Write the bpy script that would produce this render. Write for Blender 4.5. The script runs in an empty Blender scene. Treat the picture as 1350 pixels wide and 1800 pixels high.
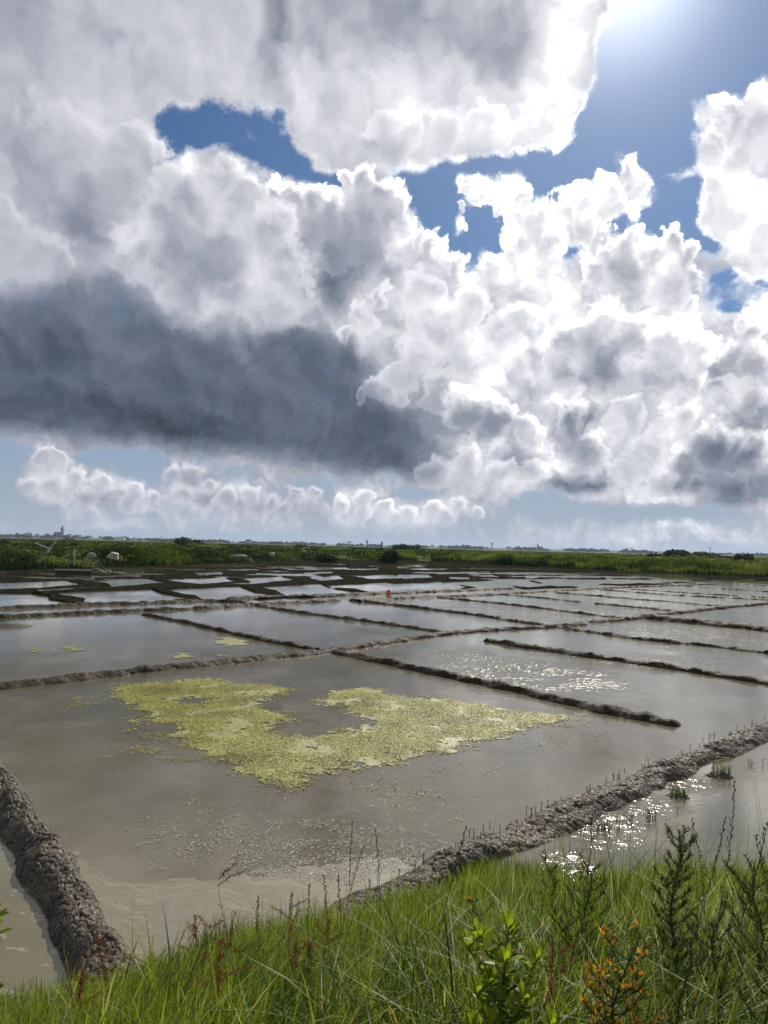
import bpy, math, random
import numpy as np
from mathutils import Matrix, Vector

R = math.radians
random.seed(7)
RNG = np.random.default_rng(7)
scene = bpy.context.scene
COL = scene.collection

# ------------------------------------------------------------------ camera
FPX = 1300.0                      # focal length in photograph pixels (photograph 1350 x 1800)
EYE = 3.0
HAZE = 0.00007
PITCH = math.atan((960.5 - 900) / FPX)
ROLL = R(1.40)
CM = Matrix.Translation((0, 0, EYE)) @ Matrix.Rotation(R(90) + PITCH, 4, 'X') @ Matrix.Rotation(ROLL, 4, 'Z')
cam_d = bpy.data.cameras.new('camera')
cam_d.sensor_fit = 'VERTICAL'
cam_d.sensor_height = 24.0
cam_d.lens = FPX / 1800 * 24.0
cam_d.clip_start = 0.05
cam_d.clip_end = 30000
cam = bpy.data.objects.new('camera', cam_d)
cam.matrix_world = CM
COL.objects.link(cam)
scene.camera = cam
CR = np.array(CM.to_3x3())

def ray(px, py):
    v = np.array([(px - 675) / FPX, (900 - py) / FPX, -1.0])
    d = CR @ v
    return d / np.linalg.norm(d)

def at(px, py, z=0.0):
    d = ray(px, py)
    t = (z - EYE) / d[2]
    return np.array([d[0] * t, d[1] * t, z])

def at_d(px, py, y):
    """point on the sight line through a photograph pixel at forward distance y (metres)"""
    d = ray(px, py)
    t = y / d[1]
    return np.array([d[0] * t, y, EYE + d[2] * t])

# ------------------------------------------------------------------ sun and exposure
SUN_EL, SUN_AZ = 38.5, 17.5       # azimuth measured from +Y (view direction) to the right
sun_d = bpy.data.lights.new('sun', 'SUN')
sun_d.energy = 4.4
sun_d.angle = R(0.53)
sun_d.color = (1.0, 0.93, 0.80)
sun = bpy.data.objects.new('sun', sun_d)
SD = Vector((math.sin(R(SUN_AZ)) * math.cos(R(SUN_EL)), math.cos(R(SUN_AZ)) * math.cos(R(SUN_EL)), math.sin(R(SUN_EL))))
sun.rotation_euler = SD.to_track_quat('Z', 'Y').to_euler()
sun.location = (20, 60, 60)
COL.objects.link(sun)
scene.view_settings.view_transform = 'Standard'
scene.view_settings.look = 'None'
scene.view_settings.exposure = 0.0
scene.view_settings.gamma = 1.0
scene.render.engine = 'CYCLES'
cy = scene.cycles
cy.use_adaptive_sampling = True
cy.adaptive_threshold = 0.015
cy.adaptive_min_samples = 16
cy.max_bounces = 6
cy.diffuse_bounces = 2
cy.glossy_bounces = 3
cy.transmission_bounces = 3
cy.volume_bounces = 0
cy.transparent_max_bounces = 8
cy.sample_clamp_indirect = 4.0
cy.sample_clamp_direct = 40.0

# ------------------------------------------------------------------ node helpers
class NT:
    def __init__(s, tree):
        s.t = tree; s.n = tree.nodes; s.l = tree.links
    def link(s, a, b): s.l.new(a, b)
    def _in(s, sock, v):
        if v is None: return
        if hasattr(v, 'is_linked') or isinstance(v, bpy.types.NodeSocket): s.l.new(v, sock)
        else: sock.default_value = v
    def math(s, op, a, b=None, c=None, clamp=False):
        n = s.n.new('ShaderNodeMath'); n.operation = op; n.use_clamp = clamp
        s._in(n.inputs[0], a); s._in(n.inputs[1], b)
        if c is not None: s._in(n.inputs[2], c)
        return n.outputs[0]
    def vmath(s, op, a, b=None, scale=None):
        n = s.n.new('ShaderNodeVectorMath'); n.operation = op
        s._in(n.inputs[0], a)
        if b is not None: s._in(n.inputs[1], b)
        if scale is not None: s._in(n.inputs['Scale'], scale)
        return n.outputs['Value'] if op in ('LENGTH', 'DISTANCE', 'DOT_PRODUCT') else n.outputs['Vector']
    def maprange(s, v, a, b, c=0.0, d=1.0, kind='SMOOTHSTEP'):
        n = s.n.new('ShaderNodeMapRange'); n.interpolation_type = kind; n.clamp = True
        for i, x in enumerate((v, a, b, c, d)): s._in(n.inputs[i], x)
        return n.outputs[0]
    def noise(s, vec, scale, detail=4, rough=0.5, lac=2.0, dist=0.0, color=False, dims='3D'):
        n = s.n.new('ShaderNodeTexNoise'); n.noise_dimensions = dims
        if vec is not None: s.link(vec, n.inputs['Vector'])
        s._in(n.inputs['Scale'], scale); n.inputs['Detail'].default_value = detail
        n.inputs['Roughness'].default_value = rough; n.inputs['Lacunarity'].default_value = lac
        n.inputs['Distortion'].default_value = dist
        return n.outputs['Color'] if color else n.outputs['Fac']
    def voronoi(s, vec, scale, feature='F1', rand=1.0, out='Distance', dims='3D', smooth=0.5, detail=0.0):
        n = s.n.new('ShaderNodeTexVoronoi'); n.feature = feature; n.voronoi_dimensions = dims
        if vec is not None: s.link(vec, n.inputs['Vector'])
        n.inputs['Scale'].default_value = scale; n.inputs['Randomness'].default_value = rand
        n.inputs['Detail'].default_value = detail
        if feature == 'SMOOTH_F1': n.inputs['Smoothness'].default_value = smooth
        return n.outputs[out]
    def ramp(s, fac, stops, interp='LINEAR'):
        n = s.n.new('ShaderNodeValToRGB'); cr = n.color_ramp; cr.interpolation = interp
        while len(cr.elements) > 1: cr.elements.remove(cr.elements[-1])
        cr.elements[0].position = stops[0][0]
        for p_, _ in stops[1:]: cr.elements.new(p_)
        flat = []
        for _, c in stops: flat += list(c[:3]) + [1.0] if not isinstance(c, (int, float)) else [c, c, c, 1.0]
        cr.elements.foreach_set('color', flat)
        if fac is not None: s.link(fac, n.inputs[0])
        return n.outputs['Color']
    def mix(s, fac, a, b, blend='MIX'):
        n = s.n.new('ShaderNodeMix'); n.data_type = 'RGBA'; n.blend_type = blend
        s._in(n.inputs[0], fac)
        s._in(n.inputs[6], (*a, 1) if isinstance(a, tuple) and len(a) == 3 else a)
        s._in(n.inputs[7], (*b, 1) if isinstance(b, tuple) and len(b) == 3 else b)
        return n.outputs[2]
    def mapping(s, vec, loc=(0, 0, 0), rot=(0, 0, 0), scale=(1, 1, 1), kind='POINT'):
        n = s.n.new('ShaderNodeMapping'); n.vector_type = kind
        s.link(vec, n.inputs[0]); n.inputs[1].default_value = loc
        n.inputs[2].default_value = rot; n.inputs[3].default_value = scale
        return n.outputs[0]
    def bump(s, height, strength=1.0, dist=0.01, normal=None):
        n = s.n.new('ShaderNodeBump'); s._in(n.inputs['Strength'], strength); s._in(n.inputs['Distance'], dist)
        s.link(height, n.inputs['Height'])
        if normal is not None: s.link(normal, n.inputs['Normal'])
        return n.outputs[0]

# ------------------------------------------------------------------ sky: clouds laid out by compass direction and elevation
def seg_dist(P, poly):
    n = len(poly); d = np.full(P.shape[0], 1e9)
    for i in range(n):
        a = poly[i]; b = poly[(i + 1) % n]; ab = b - a
        t = np.clip(((P - a) @ ab) / max(ab @ ab, 1e-9), 0, 1)
        d = np.minimum(d, np.linalg.norm(P - (a + t[:, None] * ab), axis=1))
    return d

def inside(P, poly):
    x, y = P[:, 0], P[:, 1]; c = np.zeros(len(P), bool); n = len(poly); j = n - 1
    for i in range(n):
        xi, yi = poly[i]; xj, yj = poly[j]
        m = ((yi > y) != (yj > y))
        with np.errstate(divide='ignore', invalid='ignore'):
            xx = (xj - xi) * (y - yi) / (yj - yi + 1e-12) + xi
        c ^= m & (x < xx); j = i
    return c

def sdf(P, poly):
    poly = np.asarray(poly, float)
    d = seg_dist(P, poly)
    return np.where(inside(P, poly), d, -d)

def sm(x, a, b):
    t = np.clip((x - a) / (b - a), 0, 1); return t * t * (3 - 2 * t)

AZ0, AZ1, NA = -33.0, 33.0, 64
EL0, EL1, NE = -1.0, 45.0, 47
azs = np.linspace(AZ0, AZ1, NA); els = np.linspace(EL0, EL1, NE)
GA, GE = np.meshgrid(np.radians(azs), np.radians(els))
Dirs = np.stack([np.sin(GA) * np.cos(GE), np.cos(GA) * np.cos(GE), np.sin(GE)], -1).reshape(-1, 3)
Lc = Dirs @ CR
SP = np.stack([675 + FPX * Lc[:, 0] / -Lc[:, 2], 900 - FPX * Lc[:, 1] / -Lc[:, 2]], 1)
F = np.zeros((len(SP), 3)); F[:, 0] = 1.0; F[:, 1] = 0.80; F[:, 2] = 0.55

def P(poly, C=None, L=None, B=None, soft=16, w=1.0):
    m = sm(sdf(SP, poly), -soft, soft) * w
    for i, v in enumerate((C, L, B)):
        if v is not None: F[:, i] = F[:, i] * (1 - m) + v * m
def E(cx, cy_, rx, ry, C=None, L=None, B=None, rot=0, w=1.0, hard=0.35):
    a = R(rot); dx = SP[:, 0] - cx; dy = SP[:, 1] - cy_
    u = (dx * math.cos(a) + dy * math.sin(a)) / rx; v = (-dx * math.sin(a) + dy * math.cos(a)) / ry
    m = (1 - sm(np.hypot(u, v), hard, 1.35)) * w
    for i, val in enumerate((C, L, B)):
        if val is not None: F[:, i] = F[:, i] * (1 - m) + val * m

# upper left mass
P([(-300, -400), (490, -400), (490, 200), (280, 300), (200, 520), (-300, 520)], L=.81, B=.22)
E(90, 60, 150, 120, L=.77); E(160, 230, 120, 100, L=.84); E(60, 330, 60, 70, L=.76); E(140, 400, 55, 80, L=.63); E(210, 340, 30, 40, L=.74)
E(400, 110, 70, 90, L=.86); E(250, 180, 60, 60, L=.82)
E(20, 20, 80, 60, L=.70)
E(40, 290, 40, 110, L=.72, rot=-30)
# upper middle mass, brightening towards the sun
P([(500, -400), (1075, -400), (1060, 40), (1030, 130), (995, 245), (600, 300), (500, 180)], L=.90, B=.34)
E(700, 20, 190, 85, L=.70); E(880, 75, 75, 75, L=.70); E(600, 30, 90, 80, L=.73); E(860, -60, 140, 120, L=.80)
E(700, 190, 90, 60, L=.95); E(600, 200, 80, 60, L=.84); E(980, 130, 50, 190, L=1.04, rot=12); E(900, 225, 110, 35, L=1.0)
E(640, 265, 90, 22, L=.80)
E(490, 20, 22, 190, L=.62, w=.9)
# right hand mass
P([(700, 480), (790, 480), (850, 430), (960, 340), (1150, 300), (1150, 400), (1250, 470), (1400, 480), (1600, 480), (1600, 900), (900, 900), (740, 700)], L=.95, B=.85)
P([(1230, 180), (1290, 160), (1360, 150), (1650, 60), (1650, 560), (1300, 480), (1225, 380)], L=.97, B=.6)
E(1310, 215, 45, 35, L=.84); E(1320, 290, 40, 40, L=.93)
# first cumulus heads
P([(200, 490), (185, 440), (235, 415), (240, 370), (270, 330), (300, 295), (340, 262), (385, 258), (425, 290), (455, 340), (475, 385), (520, 405), (557, 440), (555, 480), (530, 510), (540, 545), (500, 577), (430, 583), (370, 575), (310, 555), (285, 540), (270, 500)], L=.86, B=.45, soft=12)
E(355, 460, 85, 75, L=.68); E(330, 380, 60, 60, L=.74); E(420, 540, 80, 26, L=.86); E(490, 420, 30, 40, L=.92, rot=40); E(420, 350, 25, 60, L=.88, rot=-30)
P([(455, 325), (500, 320), (560, 335), (600, 360), (585, 320), (610, 300), (650, 290), (690, 305), (716, 345), (720, 385), (745, 415), (780, 412), (790, 450), (830, 475), (720, 560), (600, 480), (560, 440), (480, 400)], L=.80, B=.5, soft=10)
E(590, 420, 90, 45, L=.66, rot=10); E(640, 460, 60, 40, L=.64); E(650, 345, 38, 40, L=.74); E(500, 345, 30, 22, L=.84); E(720, 425, 50, 20, L=.94); E(705, 345, 12, 40, L=.98); E(650, 298, 45, 10, L=.96); E(565, 350, 45, 14, L=.95, rot=20)
E(600, 500, 45, 50, L=.58); E(640, 560, 60, 50, L=.78); E(560, 545, 30, 30, L=.66); E(700, 480, 40, 30, L=.74)
E(660, 650, 30, 60, L=.84, rot=35); E(690, 700, 40, 30, L=.86)
# left bright lump
P([(-200, 330), (0, 345), (45, 370), (62, 410), (110, 410), (146, 460), (130, 492), (90, 512), (-200, 520)], L=.79, B=.3, soft=12)
# big dark base
P([(-300, 520), (0, 515), (90, 512), (150, 505), (205, 490), (250, 520), (300, 568), (400, 588), (520, 578), (600, 600), (640, 640), (625, 690), (680, 720), (720, 755), (740, 800), (745, 838), (680, 838), (600, 820), (520, 808), (430, 803), (330, 797), (230, 782), (130, 772), (50, 765), (-300, 750)], L=.44, B=.30, soft=34)
E(150, 560, 190, 55, L=.50, w=.7); E(480, 620, 150, 45, L=.50, w=.7); E(80, 600, 110, 45, L=.42); E(130, 720, 190, 36, L=.355, rot=4); E(330, 750, 130, 34, L=.345, rot=5); E(300, 640, 150, 70, L=.445)
E(560, 690, 120, 80, L=.44); E(640, 770, 90, 50, L=.41); E(680, 815, 80, 18, L=.38, rot=6); E(440, 630, 12, 12, L=.56)
E(220, 560, 60, 50, L=.47)
E(745, 720, 70, 90, L=.60, w=.8, hard=.1); E(745, 810, 50, 30, L=.58, w=.7); E(700, 600, 25, 50, L=.72, rot=20)
# greys in the right mass
E(1085, 455, 34, 48, L=.78); E(1200, 500, 46, 42, L=.78); E(970, 470, 25, 50, L=.84, rot=30); E(1060, 640, 85, 42, L=.60, rot=-20); E(1150, 655, 80, 28, L=.74)
E(1275, 650, 24, 48, L=.60, rot=15); E(1320, 650, 36, 24, L=.72); E(860, 740, 75, 34, L=.62); E(925, 690, 60, 20, L=.86); E(1020, 760, 40, 60, L=.62)
E(1005, 850, 62, 16, L=.47); E(905, 812, 50, 28, L=.62); E(1285, 795, 85, 44, L=.50, rot=8); E(1305, 862, 100, 24, L=.46); E(1210, 842, 55, 22, L=.56)
E(1330, 730, 60, 30, L=.66); E(1130, 700, 60, 30, L=.86); E(1110, 800, 60, 60, L=.84); E(830, 850, 60, 30, L=.80); E(750, 560, 60, 90, L=.94, rot=20)
E(860, 560, 60, 60, L=.95); E(790, 640, 60, 40, L=.93); E(1150, 545, 60, 20, L=1.0)
# blue openings
P([(290, 192), (340, 183), (400, 194), (440, 180), (495, 195), (515, 245), (545, 282), (600, 300), (640, 290), (740, 284), (850, 272), (940, 265), (992, 262), (1016, 205), (1042, 120), (1062, 40), (1082, -20), (1100, -400), (1800, -400), (1800, -60), (1500, 70), (1360, 150), (1300, 165), (1242, 178), (1226, 205), (1235, 260), (1214, 300), (1240, 345), (1225, 385), (1262, 402), (1242, 440), (1272, 470), (1310, 490), (1350, 500), (1450, 480), (1450, 560), (1350, 520), (1290, 560), (1250, 550), (1247, 500), (1250, 460), (1225, 430), (1188, 405), (1150, 428), (1122, 400), (1085, 420), (1068, 402), (1100, 382), (1140, 350), (1146, 310), (1120, 276), (1090, 285), (1050, 318), (1000, 328), (960, 343), (902, 370), (898, 405), (885, 435), (850, 440), (830, 478), (800, 472), (785, 440), (775, 412), (740, 415), (718, 380), (715, 345), (685, 305), (650, 290), (610, 300), (586, 320), (592, 352), (560, 332), (500, 320), (460, 320), (420, 290), (400, 262), (370, 255), (322, 270), (296, 297), (285, 265), (272, 225)], C=0, B=.6, soft=13)
E(565, 305, 75, 24, C=0, rot=20)
P([(806, 305), (830, 298), (850, 313), (890, 300), (925, 305), (937, 330), (930, 372), (890, 378), (868, 362), (842, 352), (830, 388), (815, 412), (806, 392), (820, 350)], C=.8, L=.95, B=.9, soft=12)
E(950, 330, 8, 40, C=.5, L=.9, B=.9)
E(450, 250, 24, 12, C=.66, L=.66, B=.8, rot=20); E(440, 290, 50, 14, C=.72, L=.72, B=.7, rot=35); E(320, 235, 26, 8, C=.62, L=.62, B=.8)
E(995, 440, 42, 15, C=.30, rot=-15); E(945, 603, 14, 26, C=.1); E(1112, 706, 12, 10, C=.3); E(1300, 515, 60, 26, C=.42, L=.88, B=1.0, rot=-12)
E(1180, 300, 24, 12, C=.60, L=.8, B=1)
# low sky under the cloud bases
P([(-400, 772), (50, 780), (130, 790), (300, 806), (430, 818), (600, 838), (740, 856), (790, 880), (880, 897), (892, 872), (960, 868), (1060, 880), (1130, 890), (1200, 882), (1280, 897), (1350, 905), (1700, 905), (1700, 1100), (-400, 1100)], C=0.06, L=.76, B=.5, soft=11)
P([(18, 850), (60, 785), (110, 783), (135, 808), (180, 822), (245, 838), (275, 858), (300, 856), (300, 812), (335, 803), (370, 830), (388, 856), (430, 850), (500, 866), (556, 848), (572, 890), (560, 916), (300, 905), (120, 900), (60, 878)], C=.9, L=.84, B=.9, soft=11)
E(330, 838, 34, 20, L=.64, w=.8); E(160, 880, 90, 14, L=.70); E(420, 890, 130, 12, L=.72)
P([(572, 875), (600, 862), (655, 860), (700, 880), (760, 882), (805, 870), (858, 895), (872, 912), (720, 926), (580, 925)], C=.85, L=.88, B=.9, soft=10)
E(930, 911, 48, 12, C=.95, L=.84, B=.8); E(1036, 919, 24, 8, C=.8, L=.82, B=.8); E(1060, 906, 20, 7, C=.8, L=.82, B=.8)
E(470, 838, 60, 10, C=.75, L=.76, B=.8); E(40, 778, 70, 10, C=.7, L=.74, B=.4); E(640, 848, 90, 10, C=.6, L=.74, B=.6)
P([(880, 926), (1000, 922), (1180, 916), (1280, 922), (1500, 928), (1500, 975), (880, 968)], C=.80, L=.93, B=1.0, soft=10)
P([(-300, 895), (200, 905), (600, 915), (870, 925), (870, 945), (600, 940), (-300, 925)], C=.66, L=.84, B=.8, soft=9)
E(100, 915, 90, 10, C=.55, L=.70, B=.7)
# far outside the view: broken cloud everywhere
F = F.reshape(NE, NA, 3)

world = bpy.data.worlds.new('World'); scene.world = world; world.use_nodes = True
wn = NT(world.node_tree); world.node_tree.nodes.clear()
tc = wn.n.new('ShaderNodeTexCoord').outputs['Generated']
dirn = wn.vmath('NORMALIZE', tc)
sx = wn.n.new('ShaderNodeSeparateXYZ'); wn.link(dirn, sx.inputs[0])
X, Y, Z = sx.outputs
az = wn.math('MULTIPLY', wn.math('ARCTAN2', X, Y), 180 / math.pi)
el = wn.math('MULTIPLY', wn.math('ARCSINE', Z), 180 / math.pi)
# noise space: finer towards the horizon as the clouds get farther away
zz = wn.math('ADD', wn.math('MAXIMUM', Z, 0.0), 0.30)
np_ = wn.vmath('SCALE', dirn, scale=1.55)
cxy = wn.n.new('ShaderNodeCombineXYZ'); wn.link(wn.math('MULTIPLY', az, 1.55 / 57.3), cxy.inputs[0]); wn.link(wn.math('MULTIPLY', el, 1.55 / 57.3), cxy.inputs[1])
flat2 = cxy.outputs[0]
w1 = wn.vmath('SUBTRACT', wn.noise(np_, 2.6, 3, .55, color=True), (0.5, 0.5, 0.5))
w2 = wn.vmath('SUBTRACT', wn.noise(np_, 11.0, 5, .60, color=True), (0.5, 0.5, 0.5))
amp = wn.maprange(el, 0.0, 14.0, 0.35, 1.0)
def warp(a1, a2):
    s1 = wn.vmath('SCALE', w1, scale=a1); s2 = wn.vmath('SCALE', w2, scale=a2)
    return wn.vmath('SCALE', wn.vmath('ADD', s1, s2), scale=amp)
wv = wn.n.new('ShaderNodeSeparateXYZ'); wn.link(warp(2.6, 3.8), wv.inputs[0])
az_w = wn.math('ADD', az, wv.outputs[0]); el_w = wn.math('ADD', el, wv.outputs[1])
half = NA // 2
fl = wn.maprange(az_w, AZ0, azs[half - 1], 0, 1, 'LINEAR')
fr = wn.maprange(az_w, azs[half], AZ1, 0, 1, 'LINEAR')
side = wn.maprange(az_w, azs[half - 1], azs[half], 0, 1, 'LINEAR')
cur = None
for r in range(NE):
    a = wn.ramp(fl, [(i / (half - 1), tuple(max(0, v) for v in F[r, i])) for i in range(half)])
    b = wn.ramp(fr, [(i / (half - 1), tuple(max(0, v) for v in F[r, half + i])) for i in range(half)])
    row = wn.mix(side, a, b)
    cur = row if cur is None else wn.mix(wn.maprange(el_w, els[r - 1], els[r], 0, 1, 'LINEAR'), cur, row)
# generic cloud cover outside the part of the sky that is laid out
outm = wn.math('MAXIMUM', wn.maprange(wn.math('ABSOLUTE', az), 30, 42), wn.maprange(el, 41, 48))
gn = wn.noise(np_, 1.7, 4, .55)
gcol = wn.n.new('ShaderNodeCombineColor')
wn.link(wn.maprange(gn, .40, .52), gcol.inputs[0])
wn.link(wn.maprange(wn.noise(np_, 1.1, 3, .5), .3, .7, .62, .92), gcol.inputs[1])
gcol.inputs[2].default_value = .6
cur = wn.mix(outm, cur, gcol.outputs[0])
sc_ = wn.n.new('ShaderNodeSeparateColor'); wn.link(cur, sc_.inputs[0])
C_, L_, B_ = sc_.outputs
# billows: rounded lumps, and their relief as seen with the light from the upper right
low = wn.maprange(el, 13.0, 3.0)
def billow(vec):
    d1 = wn.voronoi(vec, 8.0, 'SMOOTH_F1', smooth=.9, dims='2D')
    d2 = wn.voronoi(vec, 19.0, 'SMOOTH_F1', smooth=.8, dims='2D')
    d3 = wn.voronoi(vec, 46.0, 'F1', dims='2D')
    return wn.math('ADD', wn.math('ADD', wn.math('MULTIPLY', d1, wn.math('MULTIPLY_ADD', low, -.35, .55)), wn.math('MULTIPLY', d2, .30)), wn.math('MULTIPLY', d3, wn.math('MULTIPLY_ADD', low, .30, .10)))
wp = wn.vmath('ADD', flat2, wn.vmath('SCALE', w2, scale=.13))
b0 = billow(wp)
off = wn.vmath('ADD', wp, (0.016, 0.026, 0.0))
b1 = billow(off)
relief = wn.math('SUBTRACT', b1, b0)
fine = wn.noise(np_, 17.0, 6, .60)
mid = wn.noise(np_, 5.0, 4, .50)
edge_n = wn.math('ADD', wn.math('MULTIPLY', wn.math('SUBTRACT', fine, .5), 1.05), wn.math('MULTIPLY', wn.math('SUBTRACT', .42, b0), .55))
dens = wn.math('ADD', C_, edge_n)
lo = wn.math('SUBTRACT', .56, wn.maprange(B_, .2, .9, .36, .28))
hi = wn.math('ADD', .56, wn.maprange(B_, .2, .9, .40, .28))
alpha = wn.maprange(dens, lo, hi)
# thin rims of backlit cloud glow
rim = wn.math('MULTIPLY', wn.maprange(C_, .97, .55), wn.maprange(el, 3, 9))
toward = wn.math('MAXIMUM', wn.vmath('DOT_PRODUCT', dirn, tuple(SD)), 0.0)
sunny = wn.maprange(toward, .80, .99)
Ld = wn.math('ADD', wn.math('SUBTRACT', L_, .035), wn.math('MULTIPLY', relief, wn.math('MULTIPLY', B_, wn.math('MULTIPLY_ADD', low, -.48, .74))))
Ld = wn.math('ADD', Ld, wn.math('MULTIPLY', wn.math('SUBTRACT', mid, .5), wn.math('MULTIPLY_ADD', B_, .26, .06)))
Ld = wn.math('ADD', Ld, wn.math('MULTIPLY', wn.math('SUBTRACT', fine, .5), wn.math('MULTIPLY_ADD', B_, .13, .02)))
Ld = wn.math('ADD', Ld, wn.math('MULTIPLY', rim, wn.math('MULTIPLY_ADD', sunny, .14, .04)))
# cumulus heads: each a cluster of round puffs at a fixed compass direction and elevation, farther ones first
def azel(px, py):
    d = ray(px, py); return math.degrees(math.atan2(d[0], d[1])), math.degrees(math.asin(d[2]))
HEADS = [
 (.76, .86, .9, [(270, 265, 34), (240, 232, 34), (205, 270, 56), (130, 250, 66), (60, 230, 60), (285, 292, 18), (150, 320, 50), (0, 290, 60)]),
 (.84, .97, .8, [(700, 235, 50), (660, 250, 40), (780, 230, 50), (860, 225, 48), (930, 225, 42), (970, 190, 42)]),  # core brightness, rim brightness, opacity, puffs (photograph x, y, radius)
 (.86, 1.06, 1, [(1330, 205, 58), (1272, 204, 36), (1252, 244, 26), (1290, 262, 60), (1375, 230, 100), (1258, 322, 36), (1305, 350, 62), (1250, 372, 26), (1345, 430, 62), (1292, 452, 36), (1390, 380, 90)]),
 (.72, 1.02, 1, [(478, 338, 24), (508, 346, 28), (545, 346, 30), (580, 372, 36), (500, 380, 36), (540, 395, 46), (612, 318, 26), (645, 322, 34), (680, 335, 34), (692, 372, 32), (640, 372, 58), (655, 425, 66), (590, 425, 62), (725, 430, 32), (765, 435, 28), (795, 470, 30), (745, 470, 50), (680, 480, 60)]),
 (.90, 1.08, 1, [(872, 458, 30), (908, 424, 32), (905, 388, 24), (940, 382, 30), (985, 362, 30), (1030, 352, 32), (1075, 330, 34), (1110, 306, 27), (1125, 330, 22), (1090, 360, 32), (1030, 400, 38), (955, 440, 46), (885, 490, 45), (930, 510, 60), (840, 500, 34)]),
 (.95, 1.08, .8, [(828, 325, 20), (855, 335, 20), (890, 325, 25), (912, 340, 24), (880, 355, 20), (822, 365, 12), (818, 395, 10)]),
 (.83, 1.08, 1, [(1075, 432, 24), (1112, 422, 22), (1100, 455, 46), (1150, 452, 28), (1182, 430, 26), (1216, 452, 28), (1226, 490, 26), (1180, 505, 56), (1100, 505, 56), (1040, 485, 40), (1212, 540, 32), (1160, 550, 56)]),
 (.88, 1.04, 1, [(735, 428, 22), (765, 440, 20), (742, 500, 38), (765, 560, 55), (740, 620, 50), (705, 655, 32), (665, 682, 26), (640, 702, 18), (800, 600, 58), (830, 540, 50), (880, 590, 52), (820, 680, 58), (765, 690, 40), (690, 690, 22), (920, 560, 34), (600, 590, 20), (640, 560, 34), (668, 520, 26)]),
 (.68, 1.05, 1, [(1000, 592, 42), (1050, 572, 48), (1110, 582, 48), (1180, 602, 58), (1228, 612, 34), (1000, 640, 38), (1075, 645, 64), (1150, 665, 64), (1215, 660, 40)]),
 (.72, 1.0, .95, [(1320, 580, 40), (1290, 620, 36), (1335, 640, 50), (1275, 680, 30), (1320, 700, 40)]),
 (.70, .93, 1, [(388, 300, 44), (340, 325, 54), (430, 340, 46), (300, 395, 70), (380, 420, 90), (470, 400, 54), (250, 440, 55), (218, 450, 34), (512, 440, 44), (532, 500, 28), (335, 500, 70), (420, 510, 76), (490, 530, 50), (510, 475, 50), (400, 545, 46), (330, 535, 42)]),
 (.79, .87, 1, [(0, 430, 88), (50, 442, 50), (100, 452, 42), (60, 480, 36), (122, 478, 22), (18, 385, 42), (-60, 420, 100)]),
 (.60, .96, .95, [(820, 720, 50), (870, 735, 44), (925, 745, 36), (850, 770, 40)]), (.60, .94, .95, [(1010, 742, 38), (1040, 780, 44), (1015, 828, 38), (1065, 830, 30)]),
 (.84, .98, .95, [(810, 845, 36), (860, 858, 26), (760, 826, 34), (880, 830, 30), (930, 830, 30), (830, 810, 30)]), (.86, 1.0, .9, [(1100, 740, 40), (1140, 790, 44), (1100, 830, 40), (1160, 840, 34), (1190, 740, 40)]),
 (.50, .90, .95, [(1260, 782, 56), (1325, 790, 50), (1205, 805, 36), (1290, 850, 42), (1360, 840, 50), (1225, 850, 26)]),
 (.74, .95, .95, [(72, 808, 22), (100, 803, 19), (48, 850, 25), (90, 850, 33), (140, 835, 24), (182, 845, 24), (232, 862, 24), (150, 873, 28), (270, 875, 20), (310, 836, 22), (343, 830, 24), (370, 855, 16), (330, 868, 28), (400, 875, 20), (440, 870, 20), (480, 880, 20), (520, 865, 19), (548, 865, 15), (500, 893, 20), (380, 893, 22), (220, 888, 22)]),
 (.80, .98, .95, [(600, 882, 19), (640, 876, 19), (680, 890, 18), (720, 900, 18), (762, 896, 17), (803, 886, 17), (840, 900, 15), (640, 900, 20), (700, 910, 20), (780, 910, 17)]),
]
w3 = wn.vmath('SUBTRACT', wn.noise(np_, 20.0, 4, .55, color=True), (0.5, 0.5, 0.5))
cae = wn.n.new('ShaderNodeCombineXYZ'); wn.link(az, cae.inputs[0]); wn.link(el, cae.inputs[1])
hp = wn.vmath('ADD', cae.outputs[0], wn.vmath('SCALE', wn.vmath('ADD', wn.vmath('SCALE', w2, scale=3.6), wn.vmath('SCALE', w3, scale=2.6)), scale=amp))
hp = wn.vmath('MULTIPLY', hp, (1, 1, 0))
ps = wn.vmath('DOT_PRODUCT', hp, (.35, .94, 0))
bil = wn.math('SUBTRACT', .34, b0)
fz = wn.math('SUBTRACT', fine, .5)
Ld0 = Ld
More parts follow.
